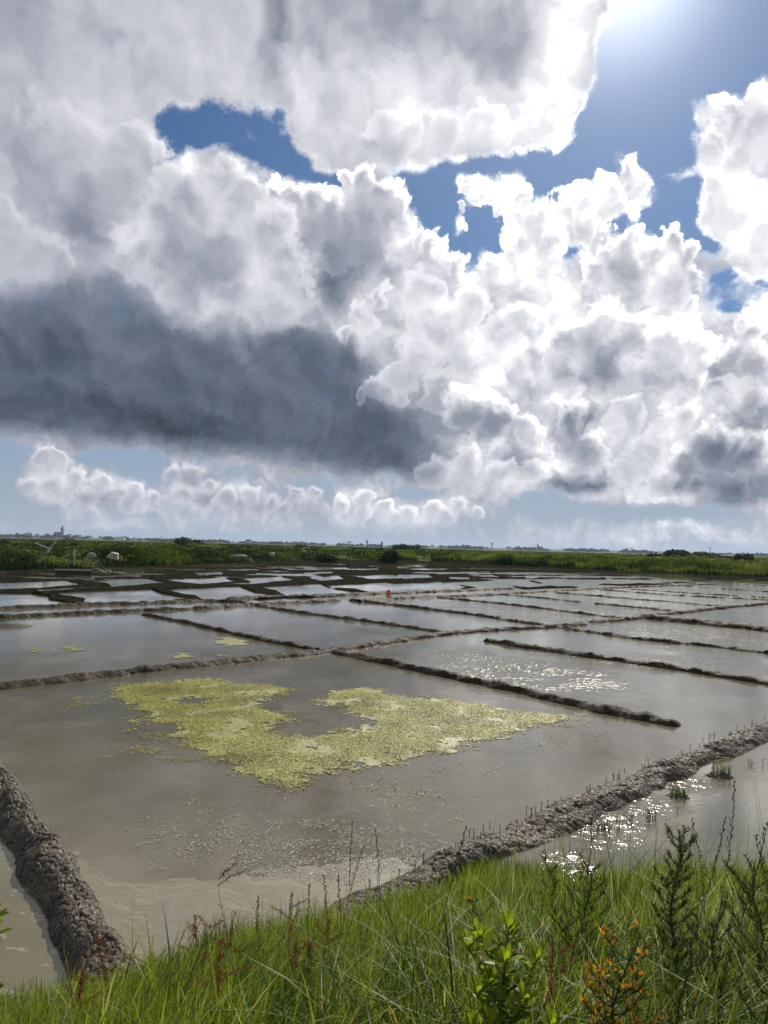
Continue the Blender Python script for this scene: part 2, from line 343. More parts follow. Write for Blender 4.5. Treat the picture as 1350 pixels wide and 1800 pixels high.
for core, rimv, op, puffs in HEADS:
    Hm = Tm = None
    for px, py, r_ in puffs:
        c = azel(px, py); e1 = azel(px + r_, py); e2 = azel(px, py - r_); rd = .5 * (math.hypot(e1[0] - c[0], e1[1] - c[1]) + abs(e2[1] - c[1])) * 1.04
        d_ = wn.vmath('DISTANCE', hp, (c[0], c[1], 0)); h_ = wn.math('MULTIPLY_ADD', d_, -1 / rd, 1.0)
        t_ = wn.math('ADD', h_, wn.math('MULTIPLY_ADD', ps, -.55 / rd, .55 / rd * (.35 * c[0] + .94 * c[1])))
        Hm = h_ if Hm is None else wn.math('SMOOTH_MAX', Hm, h_, .16); Tm = t_ if Tm is None else wn.math('SMOOTH_MAX', Tm, t_, .55)
    small_ = max(p[2] for p in puffs) < 36
    kb = .35 if small_ else .70
    Hn = wn.math('ADD', Hm, wn.math('MULTIPLY_ADD', fz, .85, wn.math('MULTIPLY', bil, kb)))
    Tn = wn.math('ADD', Tm, wn.math('MULTIPLY_ADD', fz, 1.0, wn.math('MULTIPLY', bil, .80)))
    mk = wn.math('MULTIPLY', wn.maprange(Hn, -.02, .26 if rimv > .95 else .5), op)
    lv = wn.maprange(Tn, .95, -.10, core - .02, rimv)
    lv = wn.math('ADD', lv, wn.math('MULTIPLY', fz, .10 if core > .65 else .18))
    lv = wn.math('MULTIPLY_ADD', wn.math('SUBTRACT', Ld0, core + .02), .68, lv)
    md = wn.n.new('ShaderNodeMix'); md.data_type = 'FLOAT'; wn.link(mk, md.inputs[0]); wn.link(Ld, md.inputs[2]); wn.link(lv, md.inputs[3]); Ld = md.outputs[0]
    alpha = wn.math('MAXIMUM', alpha, mk)
cc = wn.ramp(wn.math('MULTIPLY', Ld, 1 / 1.2), [
    (0.20, (.030, .042, .060)), (0.29, (.080, .101, .138)), (0.375, (.140, .170, .228)), (0.50, (.270, .300, .370)),
    (0.60, (.440, .452, .520)), (0.70, (.660, .668, .725)), (0.79, (.890, .895, .935)), (0.83, (1.10, 1.11, 1.14)), (0.90, (1.6, 1.6, 1.6)), (1.0, (2.6, 2.6, 2.6))])
cloud = wn.vmath('SCALE', cc, scale=10.0)
sky = wn.n.new('ShaderNodeTexSky'); sky.sky_type = 'NISHITA'; sky.sun_disc = False
sky.sun_elevation = R(SUN_EL); sky.sun_rotation = R(SUN_AZ)
sky.air_density = 1.0; sky.dust_density = 0.15; sky.ozone_density = 2.0; sky.altitude = 0
glow = wn.math('ADD', wn.math('MULTIPLY', wn.math('POWER', toward, 22.0), 1.5), wn.math('MULTIPLY', wn.math('POWER', toward, 260.0), 9.0))
glow_c = wn.vmath('SCALE', (1.0, 1.0, 1.04), scale=glow)
skyc = wn.vmath('ADD', wn.vmath('MULTIPLY', sky.outputs[0], (.36, .49, .62)), glow_c)
# the lowest air is pale and hazy
skyc = wn.mix(wn.maprange(el, 16, 1, 0, .88), skyc, (3.5, 4.15, 5.2))
full = wn.mix(alpha, skyc, cloud)
full = wn.mix(wn.maprange(el, 3.5, 0.0, 0, .55), full, (3.9, 4.6, 5.7))
bg = wn.n.new('ShaderNodeBackground'); bg.inputs['Strength'].default_value = 0.10
wn.link(full, bg.inputs['Color'])
wo = wn.n.new('ShaderNodeOutputWorld'); wn.link(bg.outputs[0], wo.inputs['Surface'])
world.cycles.sampling_method = 'MANUAL'; world.cycles.sample_map_resolution = 512

# ------------------------------------------------------------------ numpy noise
_perm = np.random.default_rng(3).permutation(4096)
_gang = np.random.default_rng(4).random(4096) * 2 * np.pi
_rnd = np.random.default_rng(5).random(4096)
def _h(i, j, s=0): return _perm[(_perm[(i.astype(np.int64) + s * 131) & 4095] + j.astype(np.int64)) & 4095]
def pn(x, y, s=0):
    x = np.asarray(x, float); y = np.asarray(y, float)
    i = np.floor(x); j = np.floor(y); fx = x - i; fy = y - j
    def g(a, b):
        an = _gang[_h(i + a, j + b, s)]
        return np.cos(an) * (fx - a) + np.sin(an) * (fy - b)
    u = fx * fx * fx * (fx * (fx * 6 - 15) + 10); v = fy * fy * fy * (fy * (fy * 6 - 15) + 10)
    return 1.5 * ((g(0, 0) * (1 - u) + g(1, 0) * u) * (1 - v) + (g(0, 1) * (1 - u) + g(1, 1) * u) * v)
def fbm(x, y, o=4, s=0, rough=.5):
    t = 0; a = 1
    for k in range(o):
        t = t + a * pn(x * 2 ** k, y * 2 ** k, s + k * 7); a *= rough
    return t
def vor(x, y, s=0):
    """distance to nearest and second nearest cell centre, and a random number per cell"""
    i = np.floor(x); j = np.floor(y)
    f1 = np.full(x.shape, 9.0); f2 = np.full(x.shape, 9.0); idc = np.zeros(x.shape)
    for a in (-1, 0, 1):
        for b in (-1, 0, 1):
            h = _h(i + a, j + b, s)
            cx = i + a + .1 + .8 * _rnd[h]; cy2 = j + b + .1 + .8 * _rnd[(h * 7 + 13) & 4095]
            d = np.hypot(cx - x, cy2 - y)
            nearer = d < f1
            f2 = np.where(nearer, f1, np.minimum(f2, d)); idc = np.where(nearer, _rnd[(h * 3 + 5) & 4095], idc); f1 = np.where(nearer, d, f1)
    return f1, f2, idc

# ------------------------------------------------------------------ mesh helpers
def mesh(name, verts, faces=None, mat=None, parent=None, smooth=True, attr=None, quads=None, tris=None, loc=None):
    """one mesh object; quads / tris are int arrays, or faces a python list"""
    me = bpy.data.meshes.new(name)
    verts = np.asarray(verts, np.float32)
    if loc is not None: verts = verts - np.asarray(loc, np.float32)
    if faces is not None:
        me.from_pydata(verts.tolist(), [], faces)
    else:
        parts = [(a, k) for a, k in ((quads, 4), (tris, 3)) if a is not None and len(a)]
        idx = np.concatenate([np.asarray(a, np.int32).ravel() for a, k in parts])
        tot = np.concatenate([np.full(len(a), k, np.int32) for a, k in parts])
        st = np.concatenate([[0], np.cumsum(tot)[:-1]]).astype(np.int32)
        me.vertices.add(len(verts)); me.vertices.foreach_set('co', verts.ravel())
        me.loops.add(len(idx)); me.loops.foreach_set('vertex_index', idx)
        me.polygons.add(len(tot)); me.polygons.foreach_set('loop_start', st); me.polygons.foreach_set('loop_total', tot)
        me.update(calc_edges=True)
    me.polygons.foreach_set('use_smooth', np.full(len(me.polygons), smooth))
    if attr is not None:
        for k, v in attr.items():
            at_ = me.attributes.new(k, 'FLOAT', 'POINT'); at_.data.foreach_set('value', np.asarray(v, np.float32))
    me.validate()
    if mat: me.materials.append(mat)
    o = bpy.data.objects.new(name, me); COL.objects.link(o)
    if parent is not None: o.parent = parent
    elif loc is not None: o.location = loc
    return o
def tag(o, label=None, cat=None, group=None, kind=None):
    if label: o['label'] = label
    if cat: o['category'] = cat
    if group: o['group'] = group
    if kind: o['kind'] = kind
    return o
def thing(name, label, cat, loc, group=None, rotz=0.0):
    o = bpy.data.objects.new(name, None); COL.objects.link(o); o.location = loc; o.rotation_euler = (0, 0, rotz)
    o.empty_display_size = .1
    return tag(o, label, cat, group)
def copy_tree(o, parent=None):
    c = o.copy(); COL.objects.link(c); c.parent = parent
    for ch in [x for x in o.children]: copy_tree(ch, c)
    return c
def gridq(nu, nv):
    i = np.arange(nu - 1)[:, None] * nv + np.arange(nv - 1)[None, :]
    i = i.ravel(); return np.stack([i, i + nv, i + nv + 1, i + 1], 1)
class Acc:
    """collects pieces (vertices + faces) that become ONE mesh"""
    def __init__(s): s.v = []; s.f = []; s.n = 0; s.t = []
    def add(s, v, f, tint=.5):
        s.v += [tuple(map(float, p)) for p in v]; s.f += [tuple(i + s.n for i in q) for q in f]; s.n += len(v); s.t += [tint] * len(v)
    def tube(s, pts, r0, r1=None, sides=6, tint=.5, cap=True):
        r1 = r0 if r1 is None else r1; pts = [Vector(p) for p in pts]; n = len(pts); V = []; Fc = []
        for i, p in enumerate(pts):
            d = (pts[min(i + 1, n - 1)] - pts[max(i - 1, 0)]).normalized()
            a = d.cross(Vector((0.3, .9, .1)) if abs(d.z) > .9 else Vector((0, 0, 1))).normalized(); b = d.cross(a)
            r = r0 + (r1 - r0) * i / max(n - 1, 1)
            for k in range(sides):
                an = 2 * math.pi * k / sides; V.append(p + a * r * math.cos(an) + b * r * math.sin(an))
        for i in range(n - 1):
            for k in range(sides):
                k2 = (k + 1) % sides; Fc.append((i * sides + k, i * sides + k2, (i + 1) * sides + k2, (i + 1) * sides + k))
        if cap: Fc.append(tuple(range(sides))[::-1]); Fc.append(tuple((n - 1) * sides + k for k in range(sides)))
        s.add(V, Fc, tint)
    def box(s, c, size, rz=0, rx=0, ry=0, tint=.5):
        M = Matrix.Rotation(rz, 3, 'Z') @ Matrix.Rotation(ry, 3, 'Y') @ Matrix.Rotation(rx, 3, 'X'); c = Vector(c)
        V = [c + M @ Vector((x * size[0] / 2, y * size[1] / 2, z * size[2] / 2)) for x in (-1, 1) for y in (-1, 1) for z in (-1, 1)]
        s.add(V, [(0, 1, 3, 2), (4, 6, 7, 5), (0, 4, 5, 1), (2, 3, 7, 6), (0, 2, 6, 4), (1, 5, 7, 3)], tint)
    def leaf(s, base, d, nrm, L, W, tint=.5, bend=.15, obov=.62):
        d = Vector(d).normalized(); sd = d.cross(Vector(nrm)).normalized(); n = sd.cross(d).normalized(); b = Vector(base)
        V = [b]; pr = [(.25, .55), (.5, .88), (obov + .1, 1.0), (.9, .62)]
        for t, w in pr:
            c = b + d * L * t - n * (bend * L * t * t)
            V += [c - sd * W * w / 2 + n * W * .10, c - n * W * .04, c + sd * W * w / 2 + n * W * .10]
        V.append(b + d * L - n * bend * L)
        Fc = [(0, 2, 1), (0, 3, 2)]
        for i in range(3):
            a = 1 + 3 * i; Fc += [(a, a + 1, a + 4, a + 3), (a + 1, a + 2, a + 5, a + 4)]
        Fc += [(10, 11, 13), (11, 12, 13)]
        s.add(V, Fc, tint)
    def obj(s, name, mat, parent=None, smooth=True, loc=None):
        return mesh(name, np.array(s.v), faces=s.f, mat=mat, parent=parent, smooth=smooth, attr={'tint': s.t}, loc=loc)

# ------------------------------------------------------------------ materials
def newmat(name):
    m = bpy.data.materials.new(name); m.use_nodes = True; m.node_tree.nodes.clear(); t = NT(m.node_tree)
    out = t.n.new('ShaderNodeOutputMaterial'); p = t.n.new('ShaderNodeBsdfPrincipled'); t.link(p.outputs[0], out.inputs[0])
    return m, t, p, out
def pos(t): return t.n.new('ShaderNodeNewGeometry').outputs['Position']
def attrn(t, name='tint'):
    n = t.n.new('ShaderNodeAttribute'); n.attribute_name = name; return n.outputs['Fac']
def plain(name, col, rough=.7, var=.25, scale=8, metallic=0):
    m, t, p, out = newmat(name)
    n = t.noise(t.n.new('ShaderNodeTexCoord').outputs['Object'], scale, 4, .6)
    c = t.mix(n, tuple(v * (1 - var) for v in col), tuple(min(1, v * (1 + var)) for v in col))
    t.link(c, p.inputs['Base Color']); p.inputs['Roughness'].default_value = rough; p.inputs['Metallic'].default_value = metallic
    t.link(t.bump(n, .3, .01), p.inputs['Normal'])
    return m
def leafmat(name, stops, rough=.5, trans=.45, spec=.35, sat=None):
    m, t, p, out = newmat(name)
    c = t.ramp(attrn(t), stops)
    nz = t.noise(pos(t), 30, 2, .5)
    c = t.mix(t.math('MULTIPLY', nz, .35), c, t.mix(.5, c, (.02, .03, .01)))
    t.link(c, p.inputs['Base Color']); p.inputs['Roughness'].default_value = rough
    p.inputs['Specular IOR Level'].default_value = spec
    tr = t.n.new('ShaderNodeBsdfTranslucent'); t.link(t.mix(.5, c, t.mix(1.0, c, (1.5, 1.45, .55), 'MULTIPLY')), tr.inputs['Color'])
    ms = t.n.new('ShaderNodeMixShader'); ms.inputs[0].default_value = trans
    t.link(p.outputs[0], ms.inputs[1]); t.link(tr.outputs[0], ms.inputs[2]); t.link(ms.outputs[0], out.inputs[0])
    return m

def water_mat():
    m, t, p, out = newmat('turbid_water')
    P_ = pos(t)
    big = t.noise(t.mapping(P_, scale=(.35, .35, 1)), 1.0, 4, .55)
    tex = t.noise(P_, 1.6, 6, .6)
    c = t.mix(t.maprange(big, .35, .65), (.090, .079, .043), (.130, .115, .068))
    plume = t.noise(t.mapping(t.vmath('ADD', P_, t.vmath('SCALE', t.noise(P_, .5, 3, .5, color=True), scale=2.5)), scale=(.5, .22, 1)), 1.0, 5, .6)
    c = t.mix(t.maprange(plume, .48, .70, 0, .75), c, (.19, .17, .12))
    c = t.mix(t.maprange(tex, .45, .75, 0, .5), c, (.155, .137, .092))
    t.link(c, p.inputs['Base Color']); p.inputs['Roughness'].default_value = .03; p.inputs['IOR'].default_value = 1.36
    # wind ripples, stronger in cat's paws
    rp = t.mapping(P_, rot=(0, 0, R(-28)), scale=(1.0, 3.0, 1.0))
    r1 = t.noise(rp, 4.5, 3, .55); r2 = t.noise(rp, 15.0, 3, .6)
    paw = t.noise(t.mapping(P_, scale=(.25, .16, 1)), 1.0, 3, .5)
    h = t.math('ADD', t.math('MULTIPLY', r1, .6), t.math('MULTIPLY', r2, .4))
    st = t.maprange(paw, .35, .68, .04, .17)
    n1 = t.bump(h, st, .030)
    # glitter: small steep wavelets
    g_speck = t.maprange(t.noise(P_, 9.0, 2, .6), .45, .55)
    def spot(cx, cy2, rx, ry, rot=0):
        q = t.mapping(P_, loc=(cx, cy2, 0), rot=(0, 0, R(rot)), scale=(rx, ry, 1), kind='TEXTURE')
        return t.maprange(t.vmath('LENGTH', q), 1.15, .35)
    g = None
    for a in GLITTER:
        v = spot(*a[:5]); v = t.math('MULTIPLY', v, a[5]); g = v if g is None else t.math('MAXIMUM', g, v)
    gp = t.noise(P_, 1.1, 4, .7)
    g = t.math('MULTIPLY', g, t.maprange(gp, .34, .54))
    w = t.noise(P_, 8.0, 3, .55); n2 = t.bump(w, g, .046, normal=n1)
    t.link(t.math('MULTIPLY_ADD', t.math('MULTIPLY', g, g_speck), .20, .03), p.inputs['Roughness'])
    t.link(n2, p.inputs['Normal'])
    return m
def gl(px, py, rx, ry, rot, s):
    a = at(px, py); return (a[0], a[1], rx, ry, rot, s)
GLITTER = [gl(830, 1170, 1.7, 4.2, 0, 1.0), gl(920, 1185, 2.3, 3.4, 0, 1.0), gl(1010, 1192, 1.6, 2.6, 0, 1.0),
           gl(1060, 1455, .6, .8, 0, .85), gl(1130, 1415, .6, .6, 0, .85), gl(990, 1530, .5, .6, 0, .85), gl(1200, 1375, .6, .5, 0, .8),
           gl(1180, 1050, 14, 22, 0, .9), gl(1290, 1120, 5, 6, 0, .85), gl(1200, 1115, 4, 7, 0, .8), gl(960, 1075, 6, 9, 0, .8), gl(1150, 1165, 4, 2.2, -20, .7), gl(900, 1310, .7, 1.2, 0, .4), gl(1000, 1020, 20, 26, 0, .7)]
M_WATER = water_mat()

def mud_mat(name, fine, wet=.5, base=((.046, .036, .022), (.125, .098, .063))):
    m, t, p, out = newmat(name)
    P_ = pos(t)
    n = t.noise(P_, 3.0, 5, .6); n2 = t.noise(P_, 40.0, 4, .6)
    c = t.mix(t.maprange(n, .3, .7), base[0], base[1])
    c = t.mix(t.maprange(n2, .35, .75, 0, .6), c, tuple(v * .45 for v in base[0]))
    hgt = attrn(t, 'crack')
    c = t.mix(t.maprange(hgt, .0, .6, .9, 0), c, (.012, .010, .008))
    t.link(c, p.inputs['Base Color'])
    t.link(t.maprange(n2, .3, .7, .45, .9), p.inputs['Roughness']); p.inputs['Specular IOR Level'].default_value = wet
    v = t.voronoi(t.vmath('ADD', P_, t.vmath('SCALE', t.noise(P_, 12, 2, .5, color=True), scale=.05)), fine, 'DISTANCE_TO_EDGE')
    v = t.maprange(v, 0, .10)
    hh = t.math('ADD', t.math('MULTIPLY', v, .18), t.math('MULTIPLY', n2, .8))
    t.link(t.bump(hh, .9, .012), p.inputs['Normal'])
    return m
M_MUD = mud_mat('cracked_mud', 22)
M_MUD2 = mud_mat('wet_mud', 9, .12, ((.028, .021, .014), (.078, .058, .038)))
M_FLAT = mud_mat('mud_flat', 3, .0, ((.014, .015, .010), (.042, .040, .028)))

# ------------------------------------------------------------------ setting: ground, water
M_BED = plain('mud_bed', (.05, .042, .03))
g = mesh('ground', [(-9000, -3000, -.4), (9000, -3000, -.4), (9000, 9000, -.4), (-9000, 9000, -.4)], [(0, 1, 2, 3)], M_BED)
tag(g, kind='structure')
g = mesh('water', [(-200, -2, 0), (260, -2, 0), (260, 190, 0), (-200, 190, 0)], [(0, 1, 2, 3)], M_WATER)
tag(g, kind='structure')

# ------------------------------------------------------------------ near mud levees with cracked surfaces
def resample(p, n):
    p = np.asarray(p, float); d = np.concatenate([[0], np.cumsum(np.linalg.norm(np.diff(p, axis=0), axis=1))])
    q = np.linspace(0, d[-1], n)
    return np.stack([np.interp(q, d, p[:, k]) for k in range(p.shape[1])], 1)
def smoothline(p, it=3):
    for _ in range(it):
        q = p.copy(); q[1:-1] = .5 * p[1:-1] + .25 * (p[:-2] + p[2:]); p = q
    return p
def levee(name, Lp, Rp, h, res, cell, mat, amp=1.0, seed=0, depth=.06, endcap=(False, False), edge=.04, pw=2.6, cw=.24, across=.8, macro=1.0):
    Lp = np.array([q[:2] for q in Lp]); Rp = np.array([q[:2] for q in Rp])
    Ls = resample(Lp, 90); Rs = resample(Rp, 700)
    jn = np.linalg.norm(Ls[:, None] - Rs[None], axis=2).argmin(1); jn = np.maximum.accumulate(jn)
    ok_ = (jn > 0) & (jn < 699); i0, i1 = (np.argmax(ok_), 90 - np.argmax(ok_[::-1])) if ok_.any() else (0, 90)
    i0 = max(i0 - 1, 0); Ls = Ls[i0:i1 + 1]; Rn = Rs[jn[i0:i1 + 1]]
    cc0 = smoothline(resample((Ls + Rn) / 2, 60), 8); hw0 = np.interp(np.linspace(0, 1, 60), np.linspace(0, 1, len(Ls)), np.linalg.norm(Ls - Rn, axis=1) / 2)
    hw0 = smoothline(hw0[:, None], 8)
    tg = np.gradient(cc0, axis=0); tg /= np.linalg.norm(tg, axis=1)[:, None]; nn = np.stack([-tg[:, 1], tg[:, 0]], 1); nn *= np.sign(((Ls - Rn).mean(0) * nn.mean(0)).sum())
    Lp = cc0 + nn * hw0; Rp = cc0 - nn * hw0
    mid_ = (resample(Lp, 50) + resample(Rp, 50)) / 2
    length = np.linalg.norm(np.diff(mid_, axis=0), axis=1).sum(); width = np.linalg.norm(resample(Lp, 50) - resample(Rp, 50), axis=1).mean()
    nu = max(int(length / res), 8); nv = max(int(width * 1.3 / res), 7)
    A = smoothline(resample(Lp, nu)); B = smoothline(resample(Rp, nu))
    t = np.linspace(-1, 1, nv)[None, :]; s = np.linspace(0, length, nu)[:, None]
    en = 1 + edge / max(width, .1) * 4 * fbm(s * 1.3 + t * .2, t * .5 + seed, 4, seed + 1)
    tt = t * en
    if endcap[0]: tt = tt * np.sqrt(np.clip(s / (width * .45), 0.0, 1))
    if endcap[1]: tt = tt * np.sqrt(np.clip((length - s) / (width * .45), 0.0, 1))
    C = (A + B) / 2; H = (B - A) / 2
    X_ = C[:, None, 0] + H[:, None, 0] * tt; Y_ = C[:, None, 1] + H[:, None, 1] * tt
    prof = 1 - np.abs(t) ** pw
    Zb = -depth + (h + depth) * prof + 0 * s
    if endcap[0]: Zb = Zb * np.clip(s / (width * .5), .0, 1) - depth * (1 - np.clip(s / (width * .5), 0, 1))
    if endcap[1]: e = np.clip((length - s) / (width * .5), 0, 1); Zb = Zb * e - depth * (1 - e)
    Zb = Zb + macro * .05 * fbm(X_ * 1.6, Y_ * 1.6, 5, seed + 3, .6) * prof
    # cracked clods
    tl = np.linspace(-1, 1, nv); pz = (h + depth) * (1 - np.abs(tl) ** pw); py_ = tl * width / 2
    arc = np.concatenate([[0], np.cumsum(np.hypot(np.diff(py_), np.diff(pz)))])[None, :]
    wx = s + .25 * cell * fbm(s / cell * .8, arc / cell * .8, 2, seed + 5); wy = arc + .25 * cell * fbm(s / cell * .8 + 9, arc / cell * .8, 2, seed + 6)
    wy = wy * across
    f1, f2, idc = vor(wx / cell, wy / cell, seed)
    cr = sm(f2 - f1, .03, cw)
    f1b, f2b, idb = vor(wx / cell * 2.3, wy / cell * 2.3, seed + 2)
    crb = sm(f2b - f1b, .0, .22)
    k = amp * cell * .42
    Zd = k * (cr - 1) * .85 + k * .16 * (idc - .5) * cr + k * .10 * (crb - 1) * cr + k * .10 * fbm(s / cell * 2.2, arc / cell * 2.2, 3, seed + 8)
    side = np.abs(t) ** 2
    Zb = Zb + Zd * (1 - .55 * side)
    # push clods outward on the flanks
    nrm = H / (np.linalg.norm(H, axis=1)[:, None] + 1e-6)
    push = k * .6 * (cr * (.8 + .5 * idc) - .8) * np.abs(t) * np.sign(t)
    X_ = X_ + nrm[:, None, 0] * push; Y_ = Y_ + nrm[:, None, 1] * push
    V = np.stack([X_ + 0 * Zb, Y_ + 0 * Zb, Zb], -1).reshape(-1, 3)
    return mesh(name, V, quads=gridq(nu, nv), mat=mat, attr={'crack': (cr * (.85 + .15 * crb)).ravel()})

Lr = [at(x, y, .06) for x, y in [(0, 1328), (50, 1389), (80, 1439), (117, 1483), (150, 1533), (178, 1580), (211, 1639), (244, 1678), (285, 1730), (330, 1800)]]
Ll = [at(x, y) for x, y in [(0, 1469), (17, 1500), (36, 1542), (53, 1583), (75, 1628), (92, 1672), (100, 1711), (110, 1760), (125, 1830)]]
dirv = Lr[0] - Lr[1]; dirv /= np.linalg.norm(dirv)
Lr = [Lr[0] + dirv * 5] + Lr; Ll = [Ll[0] + dirv * 4.7] + Ll
tag(levee('mud_levee', Ll, Lr,   .20, .0075, .078, M_MUD, .85, 1, edge=.03, pw=2.6, cw=.17, across=.85, macro=1.3), 'broad cracked mud levee running down the left side to the grass', 'levee', 'mud levees between the salt ponds')
Rt = [at(x, y, .02) for x, y in [(1350, 1266), (1274, 1293), (1199, 1321), (1123, 1349), (1048, 1382), (972, 1412), (886, 1447), (796, 1482), (720, 1518), (670, 1543), (600, 1575), (500, 1625), (420, 1690)]]
Rb = [at(x, y) for x, y in [(1350, 1293), (1305, 1316), (1224, 1344), (1138, 1387), (1088, 1417), (1043, 1437), (997, 1457), (942, 1477), (861, 1502), (780, 1545), (720, 1580), (640, 1640), (560, 1720)]]
Rb = [np.array([q[0] + .10, q[1] - .12, 0]) for q in Rb]
d2 = Rt[0] - Rt[2]; d2 /= np.linalg.norm(d2)
Rt = [Rt[0] + d2 * 12] + Rt; Rb = [Rb[0] + d2 * 12] + Rb
tag(levee('mud_levee', Rt, Rb, .13, .0105, .10, M_MUD, .40, 2, edge=.06, pw=1.8, cw=.15, across=.85, macro=1.2), 'wide lumpy mud levee slanting from the grass bank up to the right edge', 'levee', 'mud levees between the salt ponds')

DIKES = [  # points in the photograph, width, height, start cap, end cap, label
 ([(-60, 1217), (0, 1210), (100, 1198), (250, 1180), (420, 1163), (560, 1148), (600, 1143), (680, 1131), (740, 1120), (830, 1110), (950, 1104), (1032, 1098)], .42, .11, 0, 1, 'long thin mud levee crossing behind the pond with the yellow algae'),
 ([(247, 1080), (330, 1095), (420, 1117), (559, 1144)], .36, .10, 1, 0, 'straight mud levee beside the pond with the small round algae patch'),
 ([(590, 1147), (670, 1164), (821, 1197), (932, 1220), (972, 1231), (1098, 1258), (1206, 1278)], .40, .12, 0, 1, 'mud levee ending in the water at the right, behind the yellow algae'),
 ([(849, 1126), (1017, 1152), (1200, 1178), (1350, 1203), (1500, 1228)], .40, .11, 1, 0, 'mud levee starting in open water behind the sun glitter'),
 ([(982, 1103), (1123, 1124), (1274, 1139), (1350, 1149), (1500, 1166)], .40, .10, 0, 0, 'mud levee leaving the small junction towards the right edge'),
 ([(420, 1058), (504, 1074), (675, 1096), (786, 1113)], .38, .10, 0, 1, 'mud levee with a free end right of the pale spit of salt mud'),
 ([(614, 1055), (670, 1061), (821, 1079), (952, 1099)], .42, .11, 1, 0, 'mud levee with a rounded start meeting the long levee at its right end'),
 ([(771, 1050), (922, 1066), (1088, 1087)], .42, .10, 0, 0, 'mud levee left of the two short levees with free ends'),
 ([(882, 1045), (960, 1052), (1023, 1059)], .40, .09, 0, 1, 'short mud levee in the water ending before its facing neighbour'),
 ([(1043, 1061), (1110, 1067), (1199, 1076)], .40, .10, 1, 0, 'short mud levee starting opposite the end of another'),
 ([(977, 1042), (1123, 1054), (1200, 1060), (1274, 1067)], .45, .10, 0, 1, 'mud levee running to the cross levee near the right edge'),
 ([(1035, 1095), (1108, 1090), (1164, 1081), (1215, 1075), (1274, 1069), (1350, 1062), (1500, 1047)], .55, .14, 1, 0, 'curving cross levee rising to the right edge from the junction'),
 ([(1123, 1085), (1214, 1094), (1350, 1109), (1500, 1126)], .95, .22, 0, 0, 'thick dark levee tufted with glasswort at the right edge'),
 ([(1058, 1037), (1174, 1046), (1350, 1055), (1500, 1063)], .50, .10, 0, 0, 'far mud levee running straight to the right edge'),
 ([(630, 1058), (670, 1052), (771, 1050), (882, 1045), (972, 1039), (1053, 1035), (1123, 1032), (1260, 1027)], .60, .12, 0, 0, 'far cross levee behind the orange marker'),
 ([(-80, 1091), (0, 1086), (151, 1078), (252, 1074), (353, 1071), (438, 1064), (504, 1061), (604, 1056)], .55, .12, 0, 1, 'horizontal mud levee behind the left pond, in front of the canal'),
 ([(-80, 1077), (0, 1071), (151, 1064), (252, 1061), (353, 1057), (420, 1058)], .60, .13, 0, 0, 'horizontal mud levee on the far side of the left canal'),
 ([(400, 1054), (504, 1049), (640, 1045), (770, 1040), (900, 1035)], .60, .13, 0, 0, 'far levee edging the shallow mud pans in the middle'),
 ([(1200, 1030), (1290, 1036), (1350, 1040), (1500, 1048)], .5, .10, 0, 0, 'farthest thin levee in the bright water at right'),
 ([(1110, 1036), (1230, 1044), (1350, 1051), (1500, 1058)], .45, .09, 0, 0, 'thin levee between two bright strips of water at far right'),
 ([(1290, 1026), (1350, 1030), (1500, 1040)], .5, .10, 0, 0, 'faint levee under the reeds at the far right edge'),
]
for i, (pts, w, h, c0, c1, lab) in enumerate(DIKES):
    q = resample(np.array([at(x, y)[:2] for x, y in pts]), 60); q = smoothline(q, 4)
    tn = np.gradient(q, axis=0); tn /= np.linalg.norm(tn, axis=1)[:, None]; nr = np.stack([-tn[:, 1], tn[:, 0]], 1)
    wob = .06 * fbm(np.arange(60) * .35, np.full(60, i * 3.1), 2, i)
    q = q + nr * wob[:, None]
    dist = np.median(q[:, 1]); res = float(np.clip(dist * .0022, .022, .09))
    tag(levee('mud_levee', q + nr * w / 2 * 1.12, q - nr * w / 2 * 1.12, h, res, float(np.clip(dist * .007, .09, .25)), M_MUD2, .5, 10 + i, endcap=(bool(c0), bool(c1)), edge=.06, pw=2.2),
        lab, 'levee', 'mud levees between the salt ponds')

# ------------------------------------------------------------------ far mud flats with shallow pans
def crop1(l): return [(x / 1.985, 900 + y / 1.985) for x, y in l]
def crop2(l): return [(670 + x / 1.985, 900 + y / 1.985) for x, y in l]
PANS = [crop1(l) for l in [
 [(-40, 299), (0, 297), (110, 297), (178, 303), (168, 309), (270, 320), (200, 327), (0, 337), (-60, 340)],
 [(190, 291), (530, 283), (565, 293), (680, 303), (500, 315), (330, 322), (290, 315), (300, 304), (220, 299)],
 [(580, 278), (830, 272), (880, 283), (1000, 293), (850, 300), (720, 303), (690, 292), (610, 286)],
 [(890, 269), (1110, 262), (1160, 272), (1260, 282), (1100, 289), (1010, 290), (970, 278)],
 [(1140, 261), (1350, 255), (1480, 262), (1620, 270), (1480, 278), (1290, 276), (1240, 270), (1160, 267)],
 [(-20, 251), (230, 246), (290, 257), (150, 262), (-20, 266)], [(130, 269), (400, 263), (405, 267), (140, 276)],
 [(290, 244), (500, 239), (590, 248), (400, 258), (370, 250)], [(570, 238), (780, 234), (825, 243), (700, 249), (620, 244)],
 [(830, 234), (980, 230), (1035, 238), (900, 244)], [(1070, 229), (1170, 226), (1212, 233), (1120, 238)], [(1240, 225), (1350, 222), (1460, 228), (1290, 233)],
 [(775, 251), (940, 244), (940, 249), (785, 254)], [(430, 218), (565, 217), (570, 221), (440, 222)], [(655, 214), (780, 212), (775, 219), (690, 219)],
 [(1060, 212), (1165, 210), (1160, 215), (1070, 216)], [(860, 314), (1000, 305), (1190, 296), (1350, 290), (1500, 287), (1500, 296), (1240, 302), (1190, 308), (920, 322)]]]
